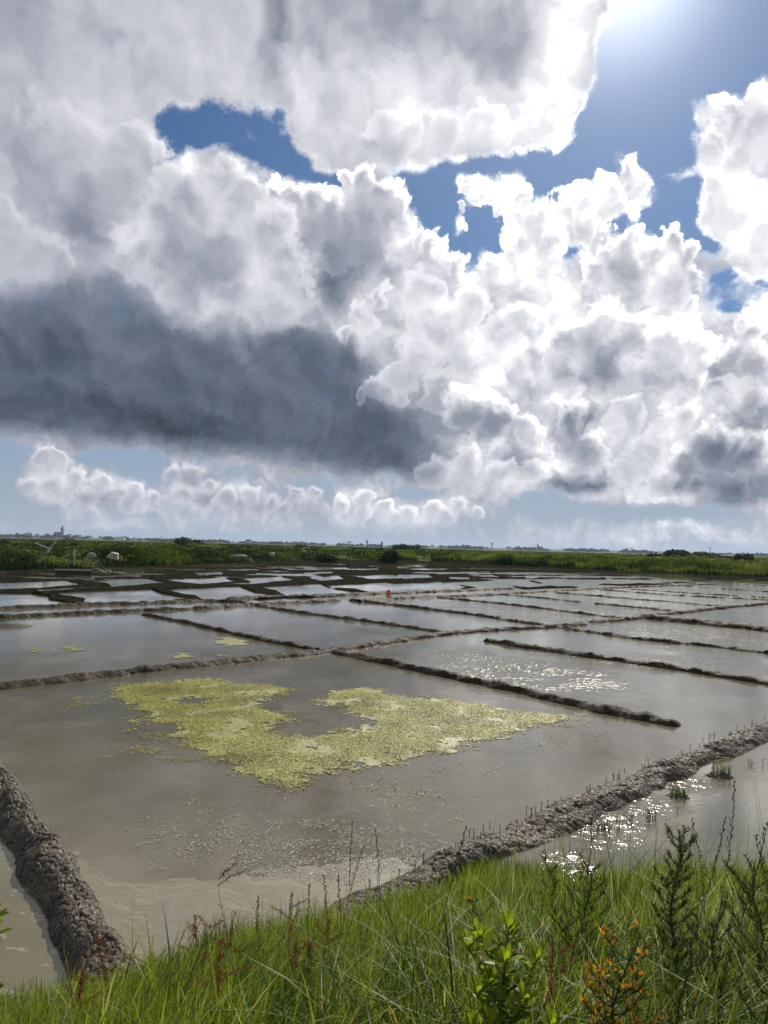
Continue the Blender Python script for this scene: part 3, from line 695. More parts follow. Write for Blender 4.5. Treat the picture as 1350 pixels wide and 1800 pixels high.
PANS += [crop2(l) for l in [
 [(20, 254), (200, 250), (310, 262), (250, 269), (150, 267)], [(210, 250), (400, 246), (470, 262), (360, 265), (300, 258)],
 [(370, 244), (480, 242), (600, 255), (520, 260), (420, 253)], [(500, 240), (640, 238), (770, 250), (640, 255)],
 [(60, 221), (160, 221), (185, 228), (80, 231)], [(190, 213), (330, 210), (340, 214), (200, 217)], [(400, 212), (470, 212), (460, 217), (400, 217)],
 [(235, 229), (310, 229), (305, 234), (240, 235)], [(500, 224), (555, 224), (550, 229), (510, 230)], [(780, 236), (880, 242), (930, 247), (840, 248)],
 [(950, 236), (1120, 232), (1105, 238), (970, 241)], [(1150, 243), (1290, 237), (1310, 242), (1170, 250)], [(610, 224), (700, 223), (690, 227), (620, 228)],
 [(120, 280), (450, 269), (515, 275), (400, 280), (130, 291)], [(820, 226), (960, 224), (960, 228), (840, 230)], [(660, 243), (800, 244), (820, 248), (690, 248)],
 [(1000, 222), (1080, 223), (1080, 226), (1010, 226)], [(700, 216), (760, 215), (760, 219), (710, 219)]]]
PANS = [[(x, (y - sum(b for _, b in l) / len(l)) * 1.7 + sum(b for _, b in l) / len(l)) for x, y in l] for l in PANS]
q_r = np.random.default_rng(77)
for q_k in range(95):
    q_x = q_r.uniform(-100, 1440); q_u = q_r.random()
    q_ys = np.interp(q_x, [0, 300, 680, 1000, 1350], [1006, 996, 988, 1003, 1018]); q_yf = np.interp(q_x, [0, 400, 700, 900, 1350], [1022, 1016, 1014, 1032, 1040]); q_y = q_ys + (q_yf - q_ys) * q_u
    q_w = q_r.uniform(25, 75) * (1.5 if q_x > 850 else 1); q_h = q_r.uniform(.8, 1.5) * (1.3 if q_x > 850 else 1); q_s = .02 * q_w
    PANS.append([(q_x - q_w, q_y - q_s), (q_x - q_w * .3, q_y - q_h - q_s * .3), (q_x + q_w * .8, q_y - q_h + q_s * .5), (q_x + q_w, q_y + q_s), (q_x + q_w * .4, q_y + q_h + q_s * .3), (q_x - q_w * .7, q_y + q_h - q_s * .6)])
SHORE = [(-200, 1008), (0, 1004), (200, 998), (300, 994), (430, 989), (560, 985), (680, 985), (780, 988), (850, 992), (1000, 1000), (1180, 1008), (1350, 1015), (1600, 1026)]
FRONT = [(-200, 1080), (0, 1071), (151, 1064), (300, 1058), (420, 1055), (640, 1047), (720, 1042), (900, 1036), (1060, 1032), (1200, 1026), (1350, 1020), (1600, 1030)]
NC, NRW = 760, 150
pxs = np.linspace(-130, 1480, NC)
shy = np.interp(pxs, *zip(*SHORE)); fry = np.maximum(np.interp(pxs, *zip(*FRONT)), shy + 4)
tv = np.linspace(0, 1, NRW)
PX = np.repeat(pxs[:, None], NRW, 1); PY = fry[:, None] * (1 - tv) + (shy[:, None] - 2) * tv
fl_ = np.stack([PX.ravel(), PY.ravel()], 1)
Dl = np.stack([(fl_[:, 0] - 675) / FPX, (900 - fl_[:, 1]) / FPX, -np.ones(len(fl_))], 1) @ CR.T
tt_ = -EYE / Dl[:, 2]; GX = Dl[:, 0] * tt_; GY = Dl[:, 1] * tt_
Wx = fl_[:, 0] + 3 * fbm(GX * .25, GY * .12, 3, 40); Wy = fl_[:, 1] + .9 * fbm(GX * .35, GY * .15, 3, 41)
pan = np.full(len(fl_), -9.0)
for q in PANS:
    q = np.array(q); S_ = np.array([1.0, 4.0])
    near_ = (Wx > q[:, 0].min() - 12) & (Wx < q[:, 0].max() + 12) & (Wy > q[:, 1].min() - 3) & (Wy < q[:, 1].max() + 3)
    if near_.any():
        pan[near_] = np.maximum(pan[near_], sdf(np.stack([Wx, Wy], 1)[near_] * S_, q * S_))
small = fbm(GX * .12, GY * .035, 3, 47)          # scattered shallow wet hollows
hz = .035 + .025 * fbm(GX * .8, GY * .5, 4, 42) + .05 * np.clip(fbm(GX * .15, GY * .1, 2, 43), 0, 1)
hz = np.where(small > .62, np.minimum(hz, -.02), hz)
rim_ = np.exp(-((pan + 3.0) / 1.8) ** 2) * .07
hz = hz + rim_; k_ = sm(pan, -1.5, .8); hz = hz * (1 - k_) + (-.06) * k_
V_ = np.stack([GX, GY, hz], 1)
fl_o = mesh('mud_flat', V_, quads=gridq(NC, NRW), mat=M_FLAT, attr={'crack': np.clip(.55 + .6 * fbm(GX * 2, GY * 1.2, 3, 44), 0, 1)})
tag(fl_o, kind='structure')

# ------------------------------------------------------------------ marsh land beyond the ponds
def crest_noise(x, y): return .35 * fbm(x * .02, y * .012, 3, 60) + .12 * fbm(x * .15, y * .1, 3, 61)
azg = np.linspace(R(-40), R(40), 420)
shp = np.array([at(x, y)[:2] for x, y in SHORE]); sh_az = np.arctan2(shp[:, 0], shp[:, 1]); sh_r = np.hypot(shp[:, 0], shp[:, 1])
def shore_r(a): return np.interp(a, sh_az, sh_r)
def marsh_h(x, y):
    a = np.arctan2(x, y); r = np.hypot(x, y); d = r - shore_r(a)
    up = 1.25 * sm(d + 1.2 * fbm(x * .12, y * .12, 3, 62), .3, 7.0)
    dip = -.35 * np.exp(-((d - 16) / 6) ** 2)
    return -.05 + up + (crest_noise(x, y) + dip) * sm(d, 2, 12) - .25 * sm(d, 150, 900) * 0
rr = np.concatenate([np.linspace(-1, 12, 40), 12 * (5200 / 12) ** np.linspace(.02, 1, 140)])
AA, RR = np.meshgrid(azg, rr, indexing='ij'); RRR = RR + shore_r(AA)
MX = np.sin(AA) * RRR; MY = np.cos(AA) * RRR; MZ = marsh_h(MX, MY)
def grass_ground():
    m, t, p, out = newmat('marsh_grass_ground'); P_ = pos(t)
    n = t.noise(t.mapping(P_, scale=(.02, .006, 1)), 1, 5, .6); n2 = t.noise(P_, .7, 5, .65); n3 = t.noise(t.mapping(P_, scale=(.004, .0012, 1)), 1, 4, .6)
    c = t.ramp(n, [(.3, (.022, .035, .010)), (.45, (.045, .070, .016)), (.58, (.060, .080, .018)), (.72, (.050, .052, .022))])
    c = t.mix(t.maprange(n2, .4, .7, 0, .7), c, (.020, .032, .010)); c = t.mix(t.maprange(n3, .52, .62, 0, .35), c, (.11, .12, .03))
    t.link(c, p.inputs['Base Color']); p.inputs['Roughness'].default_value = .9; p.inputs['Specular IOR Level'].default_value = .1
    t.link(t.bump(n2, 1.0, .4), p.inputs['Normal']); return m
M_MARSH = grass_ground()
tag(mesh('marsh_ground', np.stack([MX, MY, MZ], -1).reshape(-1, 3), quads=gridq(*AA.shape), mat=M_MARSH), kind='structure')

def blades(root, H_, W_, lean, curve, segs, tint, rng, twist=None):
    """flat tapering blades as one quad strip each; arrays in, (verts, quads, tint) out"""
    n = len(root); t = np.linspace(0, 1, segs + 1)
    ang = rng.random(n) * 2 * np.pi if twist is None else twist
    side_ = np.stack([np.cos(ang), np.sin(ang), np.zeros(n)], 1)
    hor = lean                                             # n x 2 horizontal lean (fraction of height)
    P0 = root[:, None, :] + np.zeros((n, segs + 1, 3))
    T = t[None, :]
    cv = curve[:, None]
    hx = (T * .45 + cv * T ** 2.4)
    P0[:, :, 0] += hor[:, 0:1] * H_[:, None] * hx; P0[:, :, 1] += hor[:, 1:2] * H_[:, None] * hx
    mag = np.linalg.norm(hor, axis=1)[:, None]
    P0[:, :, 2] += H_[:, None] * (T - .42 * mag * cv * T ** 2.6)
    w = W_[:, None] * np.clip(1.02 - T ** 2.2, 0.03, 1) * np.clip(.55 + T * 1.6, 0, 1) / 2
    A = P0 - side_[:, None, :] * w[:, :, None]; B = P0 + side_[:, None, :] * w[:, :, None]
    V = np.stack([A, B], 2).reshape(-1, 3)
    base = (np.arange(n) * (segs + 1) * 2)[:, None] + (np.arange(segs) * 2)[None, :]
    b = base.ravel(); Q = np.stack([b, b + 1, b + 3, b + 2], 1)
    return V, Q, np.repeat(tint, (segs + 1) * 2)

M_REED = leafmat('reed', [(0, (.014, .026, .010)), (.3, (.042, .072, .018)), (.6, (.115, .165, .030)), (1, (.25, .28, .060))], .7, .35, .15)
def marsh_scatter(n, dmin, dmax, hmin, hmax, wk, seed, az0=-31, az1=31, power=1.6):
    rng = np.random.default_rng(seed)
    a = R(az0) + rng.random(n) * R(az1 - az0)
    d = dmin + (dmax - dmin) * rng.random(n) ** power
    r = shore_r(a) + d; x = np.sin(a) * r; y = np.cos(a) * r
    clump = fbm(x * .09, y * .07, 4, seed); big_ = fbm(x * .03, y * .02, 2, seed + 1)
    keep = clump + .35 * big_ > -.55 + .5 * (rng.random(n) - .5)
    x, y, r, clump, a, d = (v[keep] for v in (x, y, r, clump, a, d)); n = len(x)
    z = marsh_h(x, y) - .05
    H_ = hmin + (hmax - hmin) * np.clip(.3 + .7 * clump + .2 * rng.standard_normal(n), 0, 1)
    W_ = wk * r / 100 * (.6 + .8 * rng.random(n))
    cloud_shade_tint = sm(np.degrees(a), -4, 8)  # cloud shadow over the left bank, put into the blade tint
    tint = np.clip(.18 + .30 * cloud_shade_tint + + .42 * fbm(x * .08, y * .06, 4, seed + 4) + .16 * rng.standard_normal(n), 0, 1)
    lean = rng.normal(0, .35, (n, 2)) + np.array([.15, 0]); cv = rng.random(n) * .9
    tw = np.arctan2(x, y) * -1 + rng.normal(0, .6, n)
    return blades(np.stack([x, y, z], 1), H_, W_, lean, cv, 3, tint, rng, tw)
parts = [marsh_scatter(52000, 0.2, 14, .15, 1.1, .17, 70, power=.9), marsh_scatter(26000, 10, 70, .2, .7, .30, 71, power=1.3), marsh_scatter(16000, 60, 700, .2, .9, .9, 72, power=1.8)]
def join(parts):
    V = []; Q = []; T = []; o = 0
    for v, q, t in parts: V.append(v); Q.append(q + o); T.append(t); o += len(v)
    return np.concatenate(V), np.concatenate(Q), np.concatenate(T)
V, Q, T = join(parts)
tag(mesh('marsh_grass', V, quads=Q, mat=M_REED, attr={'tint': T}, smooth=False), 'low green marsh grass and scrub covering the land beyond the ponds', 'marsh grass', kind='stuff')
_VV = []; _QQ = []; _TT = []; _o = 0; _rg = np.random.default_rng(90)
for _i in range(330):
    a_ = R(_rg.uniform(-31, 30)); d0 = _rg.uniform(1.5, 16) if _i < 210 else _rg.uniform(16, 160); r0 = float(shore_r(a_)) + d0; x0, y0 = math.sin(a_) * r0, math.cos(a_) * r0
    if math.degrees(a_) > 0 and _rg.random() < .35: continue
    sz = _rg.uniform(.5, 1.25) * (1 + d0 / 80); n_ = 240; lm = 5
    v_ = _rg.normal(0, 1, (n_, 3)); v_ /= np.linalg.norm(v_, axis=1)[:, None]; c_k = _rg.normal(0, .45, (lm, 3)) * [sz * 1.3, sz, 0]; k_i = _rg.integers(0, lm, n_)
    p_ = c_k[k_i] + v_ * [sz * .8, sz * .8, sz * .62] * (_rg.random((n_, 1)) ** .3); p_[:, 2] = np.abs(p_[:, 2])
    a3 = _rg.normal(0, 1, (n_, 3)); a3 /= np.linalg.norm(a3, axis=1)[:, None]; b3 = np.cross(a3, _rg.normal(0, 1, (n_, 3))); b3 /= np.linalg.norm(b3, axis=1)[:, None]; s3 = sz * .10 * (.5 + _rg.random((n_, 1)))
    _VV.append(np.stack([p_ - a3 * s3, p_ + b3 * s3 * .6, p_ + a3 * s3, p_ - b3 * s3 * .6], 1).reshape(-1, 3) + [x0, y0, float(marsh_h(np.array([x0]), np.array([y0]))[0]) - .1])
    _QQ.append(np.arange(n_ * 4).reshape(-1, 4) + _o); _o += n_ * 4; _TT.append(np.repeat(np.clip(_rg.uniform(.05, .75) + .25 * p_[:, 2] / sz + .1 * _rg.standard_normal(n_), 0, 1), 4))
tag(mesh('marsh_scrub', np.concatenate(_VV), quads=np.concatenate(_QQ), mat=M_REED, attr={'tint': np.concatenate(_TT)}, smooth=False), 'rounded scrub clumps growing along the far shore', 'scrub', kind='stuff')
# tall reeds at the right
def reeds(n, p0, p1, hmin, hmax, seed, depth=7):
    rng = np.random.default_rng(seed); a0 = math.atan2(*p0[:2]); a1 = math.atan2(*p1[:2]); a = a0 + (a1 - a0) * rng.random(n)
    d = .2 + depth * rng.random(n) ** 1.3; r = shore_r(a) + d; x = np.sin(a) * r; y = np.cos(a) * r
    c = fbm(x * .16, y * .1, 3, seed); k = c > -.28; x, y, r, c, a = x[k], y[k], r[k], c[k], a[k]; n = len(x)
    H_ = hmin + (hmax - hmin) * np.clip(.45 + .75 * c + .18 * rng.standard_normal(n), 0, 1.15)
    W_ = .10 * r / 100 * (.6 + .8 * rng.random(n))
    t = np.clip(.50 + .45 * fbm(x * .14, y * .14, 3, seed + 2) + .2 * rng.standard_normal(n), 0, 1)
    return blades(np.stack([x, y, marsh_h(x, y) - .1], 1), H_, W_, rng.normal(0, .16, (n, 2)), rng.random(n) * .5, 3, t, rng, rng.normal(0, .7, n))
V, Q, T = join([reeds(16000, at(690, 986), at(1010, 1001), .8, 1.75, 80), reeds(11000, at(980, 1000), at(1420, 1018), .5, 1.35, 81), reeds(5000, at(560, 985), at(720, 986), .5, 1.1, 82)])
tag(mesh('reeds', V, quads=Q, mat=M_REED, attr={'tint': T}, smooth=False), 'tall green reeds standing along the far shore of the ponds', 'reeds', kind='stuff')
# ------------------------------------------------------------------ near bank under the photographer
TOE = [(-9, 3.9), (-4, 4.2), (-2.6, 4.55), (-1.8, 5.0), (-1.1, 5.35), (-.5, 5.75), (.3, 6.2), (.9, 6.4), (1.6, 6.5), (3, 6.7), (5, 7.1), (9, 7.6)]
def toe(x): return np.interp(x, *zip(*TOE)) + .12 * pn(x * 1.7, x * 0 + 3, 90)
def crest(x): return np.interp(x, [-6, -2, 0, 2, 6], [1.6, 1.7, 1.9, 2.1, 2.3])
def bank_h(x, y):
    t = (toe(x) - y) / (toe(x) - crest(x))
    z = 1.45 * np.clip(t, -1, 1) ** 1.0
    z = np.where(t < 0, t * 1.2, z)
    z = z - .06 * sm(t, .7, 1.0) + .05 * fbm(x * 1.4, y * 1.4, 3, 91) * np.clip(t * 4, 0, 1)
    return np.maximum(z, -.35)
bx = np.linspace(-9, 9, 260); by = np.linspace(-3, 8.2, 170)
BX, BY = np.meshgrid(bx, by, indexing='ij')
M_SOIL = plain('bank_soil', (.032, .036, .014), .95, .4, 6)
tag(mesh('bank', np.stack([BX, BY, bank_h(BX, BY)], -1).reshape(-1, 3), quads=gridq(260, 170), mat=M_SOIL), kind='structure')

M_GRASS = leafmat('grass', [(0, (.018, .038, .008)), (.3, (.070, .125, .014)), (.6, (.160, .230, .022)), (.85, (.265, .320, .040)), (.95, (.36, .36, .12)), (1, (.42, .33, .16))], .45, .52, .3)
def grass(n, box, hmin, hmax, w, seed, curvy=.7, tint=(.5, .2), leanx=.10, dens=None, segs=5, sd=.34):
    rng = np.random.default_rng(seed)
    x = box[0] + (box[1] - box[0]) * rng.random(n); y = box[2] + (box[3] - box[2]) * rng.random(n)
    k = (y < toe(x) + .05 + .12 * rng.standard_normal(n)) & (np.abs(x) < .60 * y + .55)
    x, y = x[k], y[k]
    c = fbm(x * 1.1, y * 1.1, 3, seed + 1); tf = fbm(x * 3.2, y * 3.2, 2, seed + 2)
    k = c * .5 + tf * .6 > -.55 + .5 * (rng.random(len(x)) - .5); x, y, c, tf = x[k], y[k], c[k], tf[k]; n = len(x)
    side_ = np.interp(x, [-3, -1.5, -.8, .5, 2.5], [.62, .76, .98, 1.06, 1.18]) * np.interp(y - toe(x), [-2.5, -.8, 0], [1.0, 1.02, .98])
    H_ = (hmin + (hmax - hmin) * np.clip(.45 + .4 * c + .3 * tf + .22 * rng.standard_normal(n), 0, 1)) * side_
    W_ = w * (.5 + rng.random(n))
    la = 2 * np.pi * pn(x * .9, y * .9, seed + 3) + rng.normal(0, 1.0, n)
    m = np.abs(rng.normal(sd, .25, n))
    lean = np.stack([np.cos(la) * m + leanx, np.sin(la) * m], 1)
    cv = np.clip(rng.normal(curvy, .5, n), 0, 1.9)
    T = np.clip(tint[0] + .36 * fbm(x * 1.2, y * 1.2, 4, seed + 5) + tint[1] * rng.standard_normal(n) * .8, 0, 1)
    dry = rng.random(n) < .05; T = np.where(dry | (tint[0] > 1.5), .93 + .07 * rng.random(n), np.minimum(T, .93))
    return blades(np.stack([x, y, bank_h(x, y) - .02], 1), H_, W_, lean, cv, segs, T, rng)
V, Q, T = join([
    grass(3500, (-3.6, 5.2, .9, 6.9), .14, .36, .0060, 106, 1.6, (1.6, .05), .0, sd=.9),
    grass(52000, (-3.6, 5.2, .9, 6.9), .16, .40, .0075, 100, .6, (.52, .22)),
    grass(60000, (-3.6, 5.2, 2.6, 7.0), .12, .34, .0070, 101, .5, (.58, .2)),
    grass(9000, (-2.2, 2.6, .8, 3.6), .26, .56, .0085, 102, 1.15, (.48, .25), .2, sd=.5),
    grass(40000, (-3.6, 5.2, .8, 6.8), .06, .18, .009, 103, .6, (.25, .15), segs=3),
    grass(7000, (.3, 3.4, 1.0, 3.6), .32, .56, .0055, 104, 1.5, (.60, .2), .30, sd=.5)])
tag(mesh('grass', V, quads=Q, mat=M_GRASS, attr={'tint': T}, smooth=True), 'long green grass covering the near bank', 'grass', kind='stuff')
# dense dark tuft against the pale scum, and a few fringes in the water
def tuft(name, px, py, n, r, h, w, label, cat='grass tuft', tint=.3, yd=None, group=None, z=None, sd=.14):
    p = at(px, py) if yd is None else at_d(px, py, yd)
    rng = np.random.default_rng(int(px * 7 + py)); a = rng.random(n) * 6.283; q = r * np.sqrt(rng.random(n))
    x = q * np.cos(a); y = q * np.sin(a) * .7; H_ = h * (.55 + .5 * rng.random(n)) * (1 - .3 * q / r)
    lean = np.stack([x / r, y / r], 1) * .35 + rng.normal(0, sd, (n, 2))
    zz_ = (bank_h(np.array([p[0]]), np.array([p[1]]))[0] - .02) if z is None else z
    V, Q, T = blades(np.stack([x, y, 0 * x], 1), H_, np.full(n, w), lean, rng.random(n) * .5, 4, np.clip(tint + .12 * rng.standard_normal(n), 0, 1), rng)
    o = mesh(name, V, quads=Q, mat=M_GRASS, attr={'tint': T}); o.location = (p[0], p[1], zz_)
    return tag(o, label, cat, group)
tuft('grass_tuft', 405, 1680, 420, .20, .40, .006, 'dense dark green rush tuft against the pale scum', tint=.12)
tuft('grass_tuft', 945, 1545, 380, .26, .20, .006, 'low bright tuft of sedge where the right levee meets the bank', tint=.42, z=0.0)
tuft('grass_tuft', 850, 1560, 300, .22, .22, .006, 'low sedge tuft on the bank end of the right levee', tint=.45, z=.06)
tuft('grass_tuft', 880, 1535, 240, .25, .13, .006, 'short dark sedge tuft beside the sparkling water', tint=.25, z=.03)

# ------------------------------------------------------------------ glasswort sprigs and mud islets
M_SPRIG = leafmat('glasswort', [(0, (.015, .022, .008)), (1, (.05, .07, .02))], .6, .2)
def sprigs(name, p, n, rx, ry, h, seed, label, z=.0, group=None, ang=0.0, w=.006):
    rng = np.random.default_rng(seed); root = thing(name, label, 'glasswort', (float(p[0]), float(p[1]), z), group)
    for i in range(n):
        u, v = rng.normal(0, rx * .5), rng.normal(0, ry * .5); A = Acc()
        x = u * math.cos(ang) - v * math.sin(ang); y = u * math.sin(ang) + v * math.cos(ang)
        hh = h * .8 * (.4 + .8 * rng.random()); w = .0042; l = rng.normal(0, .2, 2) * hh
        A.tube([(x, y, -.05), (x + l[0] * .4, y + l[1] * .4, hh * .5), (x + l[0], y + l[1], hh)], w, w * .35, 4, rng.random(), cap=False)
        for k in range(3):
            s_ = hh * (.3 + .2 * k); q = rng.normal(0, .25, 2) * hh
            A.tube([(x + l[0] * .4, y + l[1] * .4, s_), (x + q[0], y + q[1], s_ + hh * .25)], w * .7, w * .3, 3, rng.random(), cap=False)
        A.obj('sprig', M_SPRIG, root)
    return root
GW = 'glasswort sprigs along the right levee'
for i, (px, py, lab) in enumerate([(780, 1490, 'sparse glasswort sprigs on the levee nearest the grass'), (870, 1452, 'short glasswort sprigs on the levee crest above the dark sedge'), (1010, 1395, 'glasswort sprigs on the levee crest left of the bent dead stalk'),
        (1100, 1355, 'row of thin glasswort sprigs on the middle of the right levee'), (1215, 1312, 'glasswort sprigs on the levee crest beyond the mud islets'), (1310, 1278, 'glasswort sprigs on the levee at the right edge')]):
    p = at(px, py, .12); sprigs('glasswort', p, 9, 1.1, .08, .09, 200 + i, lab, .10, GW, ang=R(48))
sprigs('glasswort', at(1070, 1458), 26, .45, .12, .14, 210, 'thin glasswort sprigs rising from glittering water by the levee', 0, ang=R(30))
sprigs('glasswort', at(1140, 1440), 16, .5, .10, .12, 211, 'scattered glasswort sprigs in the water below the lower mud islet', 0, ang=R(30))
sprigs('glasswort', at(1325, 1345), 6, .2, .05, .12, 212, 'few glasswort sprigs alone in the water at the right edge', 0)
def islet(px, py, rx, ry, h, seed, label):
    u = np.linspace(0, 1, 26); th = np.linspace(0, 2 * np.pi, 48); U, TH = np.meshgrid(u, th, indexing='ij')
    r_ = 1 + .25 * fbm(np.cos(TH) * 1.5, np.sin(TH) * 1.5, 3, seed)
    x = rx * U * r_ * np.cos(TH); y = ry * U * r_ * np.sin(TH)
    f1, f2, idc = vor(x / .06, y / .06, seed); z = h * (1 - U ** 2) - .02 + .018 * (sm(f2 - f1, 0, .3) - .6) + .015 * fbm(x * 25, y * 25, 2, seed)
    root = thing('mud_islet', label, 'mud islet', at(px, py), 'mud islets in the right pond')
    mesh('mud_mound', np.stack([x, y, z], -1).reshape(-1, 3), quads=gridq(26, 48), mat=M_MUD, parent=root, attr={'crack': sm(f2 - f1, 0, .3).ravel()})
    rng = np.random.default_rng(seed); n = 90; a = rng.random(n) * 6.283; q = np.sqrt(rng.random(n)) * .7
    V, Q, T = blades(np.stack([q * rx * np.cos(a), q * ry * np.sin(a), np.full(n, h * .4)], 1), h * (1.3 + 1.6 * rng.random(n)), np.full(n, .007), rng.normal(0, .3, (n, 2)), rng.random(n) * .4, 3, np.clip(.2 + .15 * rng.standard_normal(n), 0, 1), rng)
    mesh('tuft', V, quads=Q, mat=M_GRASS, parent=root, attr={'tint': T}); return root
islet(1192, 1400, .17, .13, .05, 220, 'bare little mud islet nearer the bank, in glittering water')
islet(1268, 1364, .20, .15, .07, 221, 'mud islet with a green tuft, the farther one from the bank')

# ------------------------------------------------------------------ floating algae, foam and scum
def poly_g(l, z=0): return np.array([at(x, y, z)[:2] for x, y in l])
ALG = poly_g([(180, 1210), (215, 1200), (285, 1200), (300, 1193), (380, 1190), (405, 1200), (470, 1203), (525, 1212), (505, 1222), (470, 1235), (465, 1245), (510, 1252), (532, 1268), (500, 1272), (488, 1283), (520, 1291), (560, 1292), (605, 1281), (640, 1270), (612, 1255), (597, 1243), (560, 1243), (543, 1233), (573, 1215), (605, 1208), (650, 1208), (690, 1215), (700, 1222), (760, 1225), (830, 1235), (900, 1245), (960, 1252), (1015, 1260), (975, 1275), (930, 1280), (900, 1297), (840, 1308), (800, 1325), (740, 1333), (680, 1350), (610, 1357), (560, 1375), (530, 1390), (490, 1396), (440, 1386), (410, 1362), (370, 1342), (310, 1312), (288, 1290), (300, 1280), (260, 1265), (240, 1255), (210, 1237), (195, 1222)])
HOLES = [poly_g(l) for l in [[(325, 1231), (358, 1230), (354, 1234), (332, 1235)]]]
def ell(px, py, rx, ry): return [(px + rx * math.cos(a), py + ry * math.sin(a)) for a in np.linspace(0, 6.283, 13)[:-1]]
OUT = [(140, 1237, 26, 8, .5), (220, 1278, 22, 5, .8), (238, 1322, 24, 8, .8), (270, 1300, 20, 4, .5), (250, 1265, 30, 5, .4), (165, 1225, 14, 4, .3), (300, 1336, 12, 4, .4), (200, 1310, 40, 8, .15), (720, 1400, 60, 16, .16), (360, 1400, 60, 30, .05), (980, 1300, 60, 12, .07), (820, 1352, 60, 14, .10), (1000, 1268, 40, 10, .4), (760, 1430, 60, 18, .10), (640, 1372, 60, 14, .18)]
def leaf_bits(x, y, size, seed, z0=.012):
    rng = np.random.default_rng(seed); n = len(x); s_ = size * (.5 + rng.random(n)); a = rng.random(n) * 6.283
    tx = rng.normal(0, .19, n); ty = rng.normal(0, .19, n); q = []
    for k in range(5):
        an = a + k * 2 * np.pi / 5; dx = s_ * np.cos(an) * (.7 + .6 * rng.random(n)); dy = s_ * np.sin(an) * (.7 + .6 * rng.random(n))
        q.append(np.stack([x + dx, y + dy, z0 + dx * tx + dy * ty + .004 * rng.random(n)], 1))
    V = np.stack(q, 1).reshape(-1, 3); f = (np.arange(n) * 5)[:, None] + np.arange(5)[None]
    return V, f
def sample_poly(poly, n, rng, warp_=.12, soft=.15, seed=0):
    lo_ = poly.min(0) - .4; hi_ = poly.max(0) + .4; q = lo_ + (hi_ - lo_) * rng.random((n, 2))
    d = sdf(q, poly) + warp_ * fbm(q[:, 0] * 2.2, q[:, 1] * 2.2, 4, 300 + seed) * 1.6
    return q, d
rngA = np.random.default_rng(30)
q, d = sample_poly(ALG, 420000, rngA)
for hpoly in HOLES: d = np.minimum(d, -sdf(q, hpoly) )
patch = fbm(q[:, 0] * 1.5, q[:, 1] * 1.5, 4, 310)
near_edge = sm(q[:, 1], 11.5, 8.8)           # the near side is the most broken up
keep = (d > 0) & (rngA.random(len(q)) < np.clip(.72 - near_edge * .25 + .5 * patch - .7 * sm(-patch, .35, .6), .06, 1) * np.clip(.22 + d * 2.2, 0, 1))
q = q[keep]
xs = [q[:, 0]]; ys = [q[:, 1]]
for (px, py, rx, ry, dn) in OUT:
    pg = poly_g(ell(px, py, rx, ry)); n = int(12000 * dn * max(np.ptp(pg[:, 0]) * np.ptp(pg[:, 1]), .3)); qq, dd = sample_poly(pg, min(n, 20000), rngA, .25, seed=int(px))
    k = dd > -.05 * rngA.random(len(dd)); k &= fbm(qq[:, 0] * 4, qq[:, 1] * 4, 3, 320) > (-.2 if dn > .3 else .05); xs.append(qq[k, 0]); ys.append(qq[k, 1])
Vb, Fb = leaf_bits(np.concatenate(xs), np.concatenate(ys), .0085, 31)
nb = len(Fb)
me = bpy.data.meshes.new('algae'); me.vertices.add(len(Vb)); me.vertices.foreach_set('co', Vb.astype(np.float32).ravel())
me.loops.add(nb * 5); me.loops.foreach_set('vertex_index', Fb.ravel().astype(np.int32)); me.polygons.add(nb)
me.polygons.foreach_set('loop_start', np.arange(nb, dtype=np.int32) * 5); me.polygons.foreach_set('loop_total', np.full(nb, 5, np.int32)); me.update(calc_edges=True)
tt2 = me.attributes.new('tint', 'FLOAT', 'POINT'); tt2.data.foreach_set('value', np.repeat(np.clip(rngA.normal(.5, .20, nb) + .38 * fbm(Vb[::5, 0] * 1.1, Vb[::5, 1] * 1.1, 4, 316), 0, 1), 5).astype(np.float32))
M_ALG = leafmat('algae', [(0, (.10, .098, .018)), (.4, (.29, .29, .034)), (.8, (.45, .43, .060)), (1, (.62, .60, .14))], .55, .15, .25)
me.materials.append(M_ALG); o = bpy.data.objects.new('algae', me); COL.objects.link(o)
tag(o, 'mat of yellow-green algae floating on the near pond', 'algae', kind='stuff')
# soaked underlayer of the mat: a real sheet with ragged outline
def sheet(name, poly, cell, z, mat, label, cat, warp_=.12, holes=(), thr=None, seed=0, relief=.004):
    lo_ = poly.min(0) - .2; hi_ = poly.max(0) + .2
    nx = int((hi_[0] - lo_[0]) / cell) + 1; ny = int((hi_[1] - lo_[1]) / cell) + 1
    gx, gy = np.meshgrid(lo_[0] + np.arange(nx + 1) * cell, lo_[1] + np.arange(ny + 1) * cell, indexing='ij')
    cx = gx[:-1, :-1] + cell / 2; cy3 = gy[:-1, :-1] + cell / 2; pt = np.stack([cx.ravel(), cy3.ravel()], 1)
    d = sdf(pt, poly) + warp_ * fbm(pt[:, 0] * 2.2, pt[:, 1] * 2.2, 4, 300 + seed) * 1.6
    for h_ in holes: d = np.minimum(d, -sdf(pt, h_))
    ok = d > 0
    if thr is not None: ok &= thr(pt, d)
    Q = gridq(nx + 1, ny + 1)[ok]
    used_, inv = np.unique(Q, return_inverse=True)
    Vv = np.stack([gx.ravel(), gy.ravel(), z + relief * fbm(gx.ravel() * 9, gy.ravel() * 9, 2, 330)], 1)[used_]
    return tag(mesh(name, Vv, quads=inv.reshape(-1, 4), mat=mat), label, cat, kind='stuff')
m, t, p, out = newmat('soaked_algae'); n_ = t.noise(pos(t), 18, 4, .65); n3_ = t.noise(pos(t), 2.2, 4, .6)
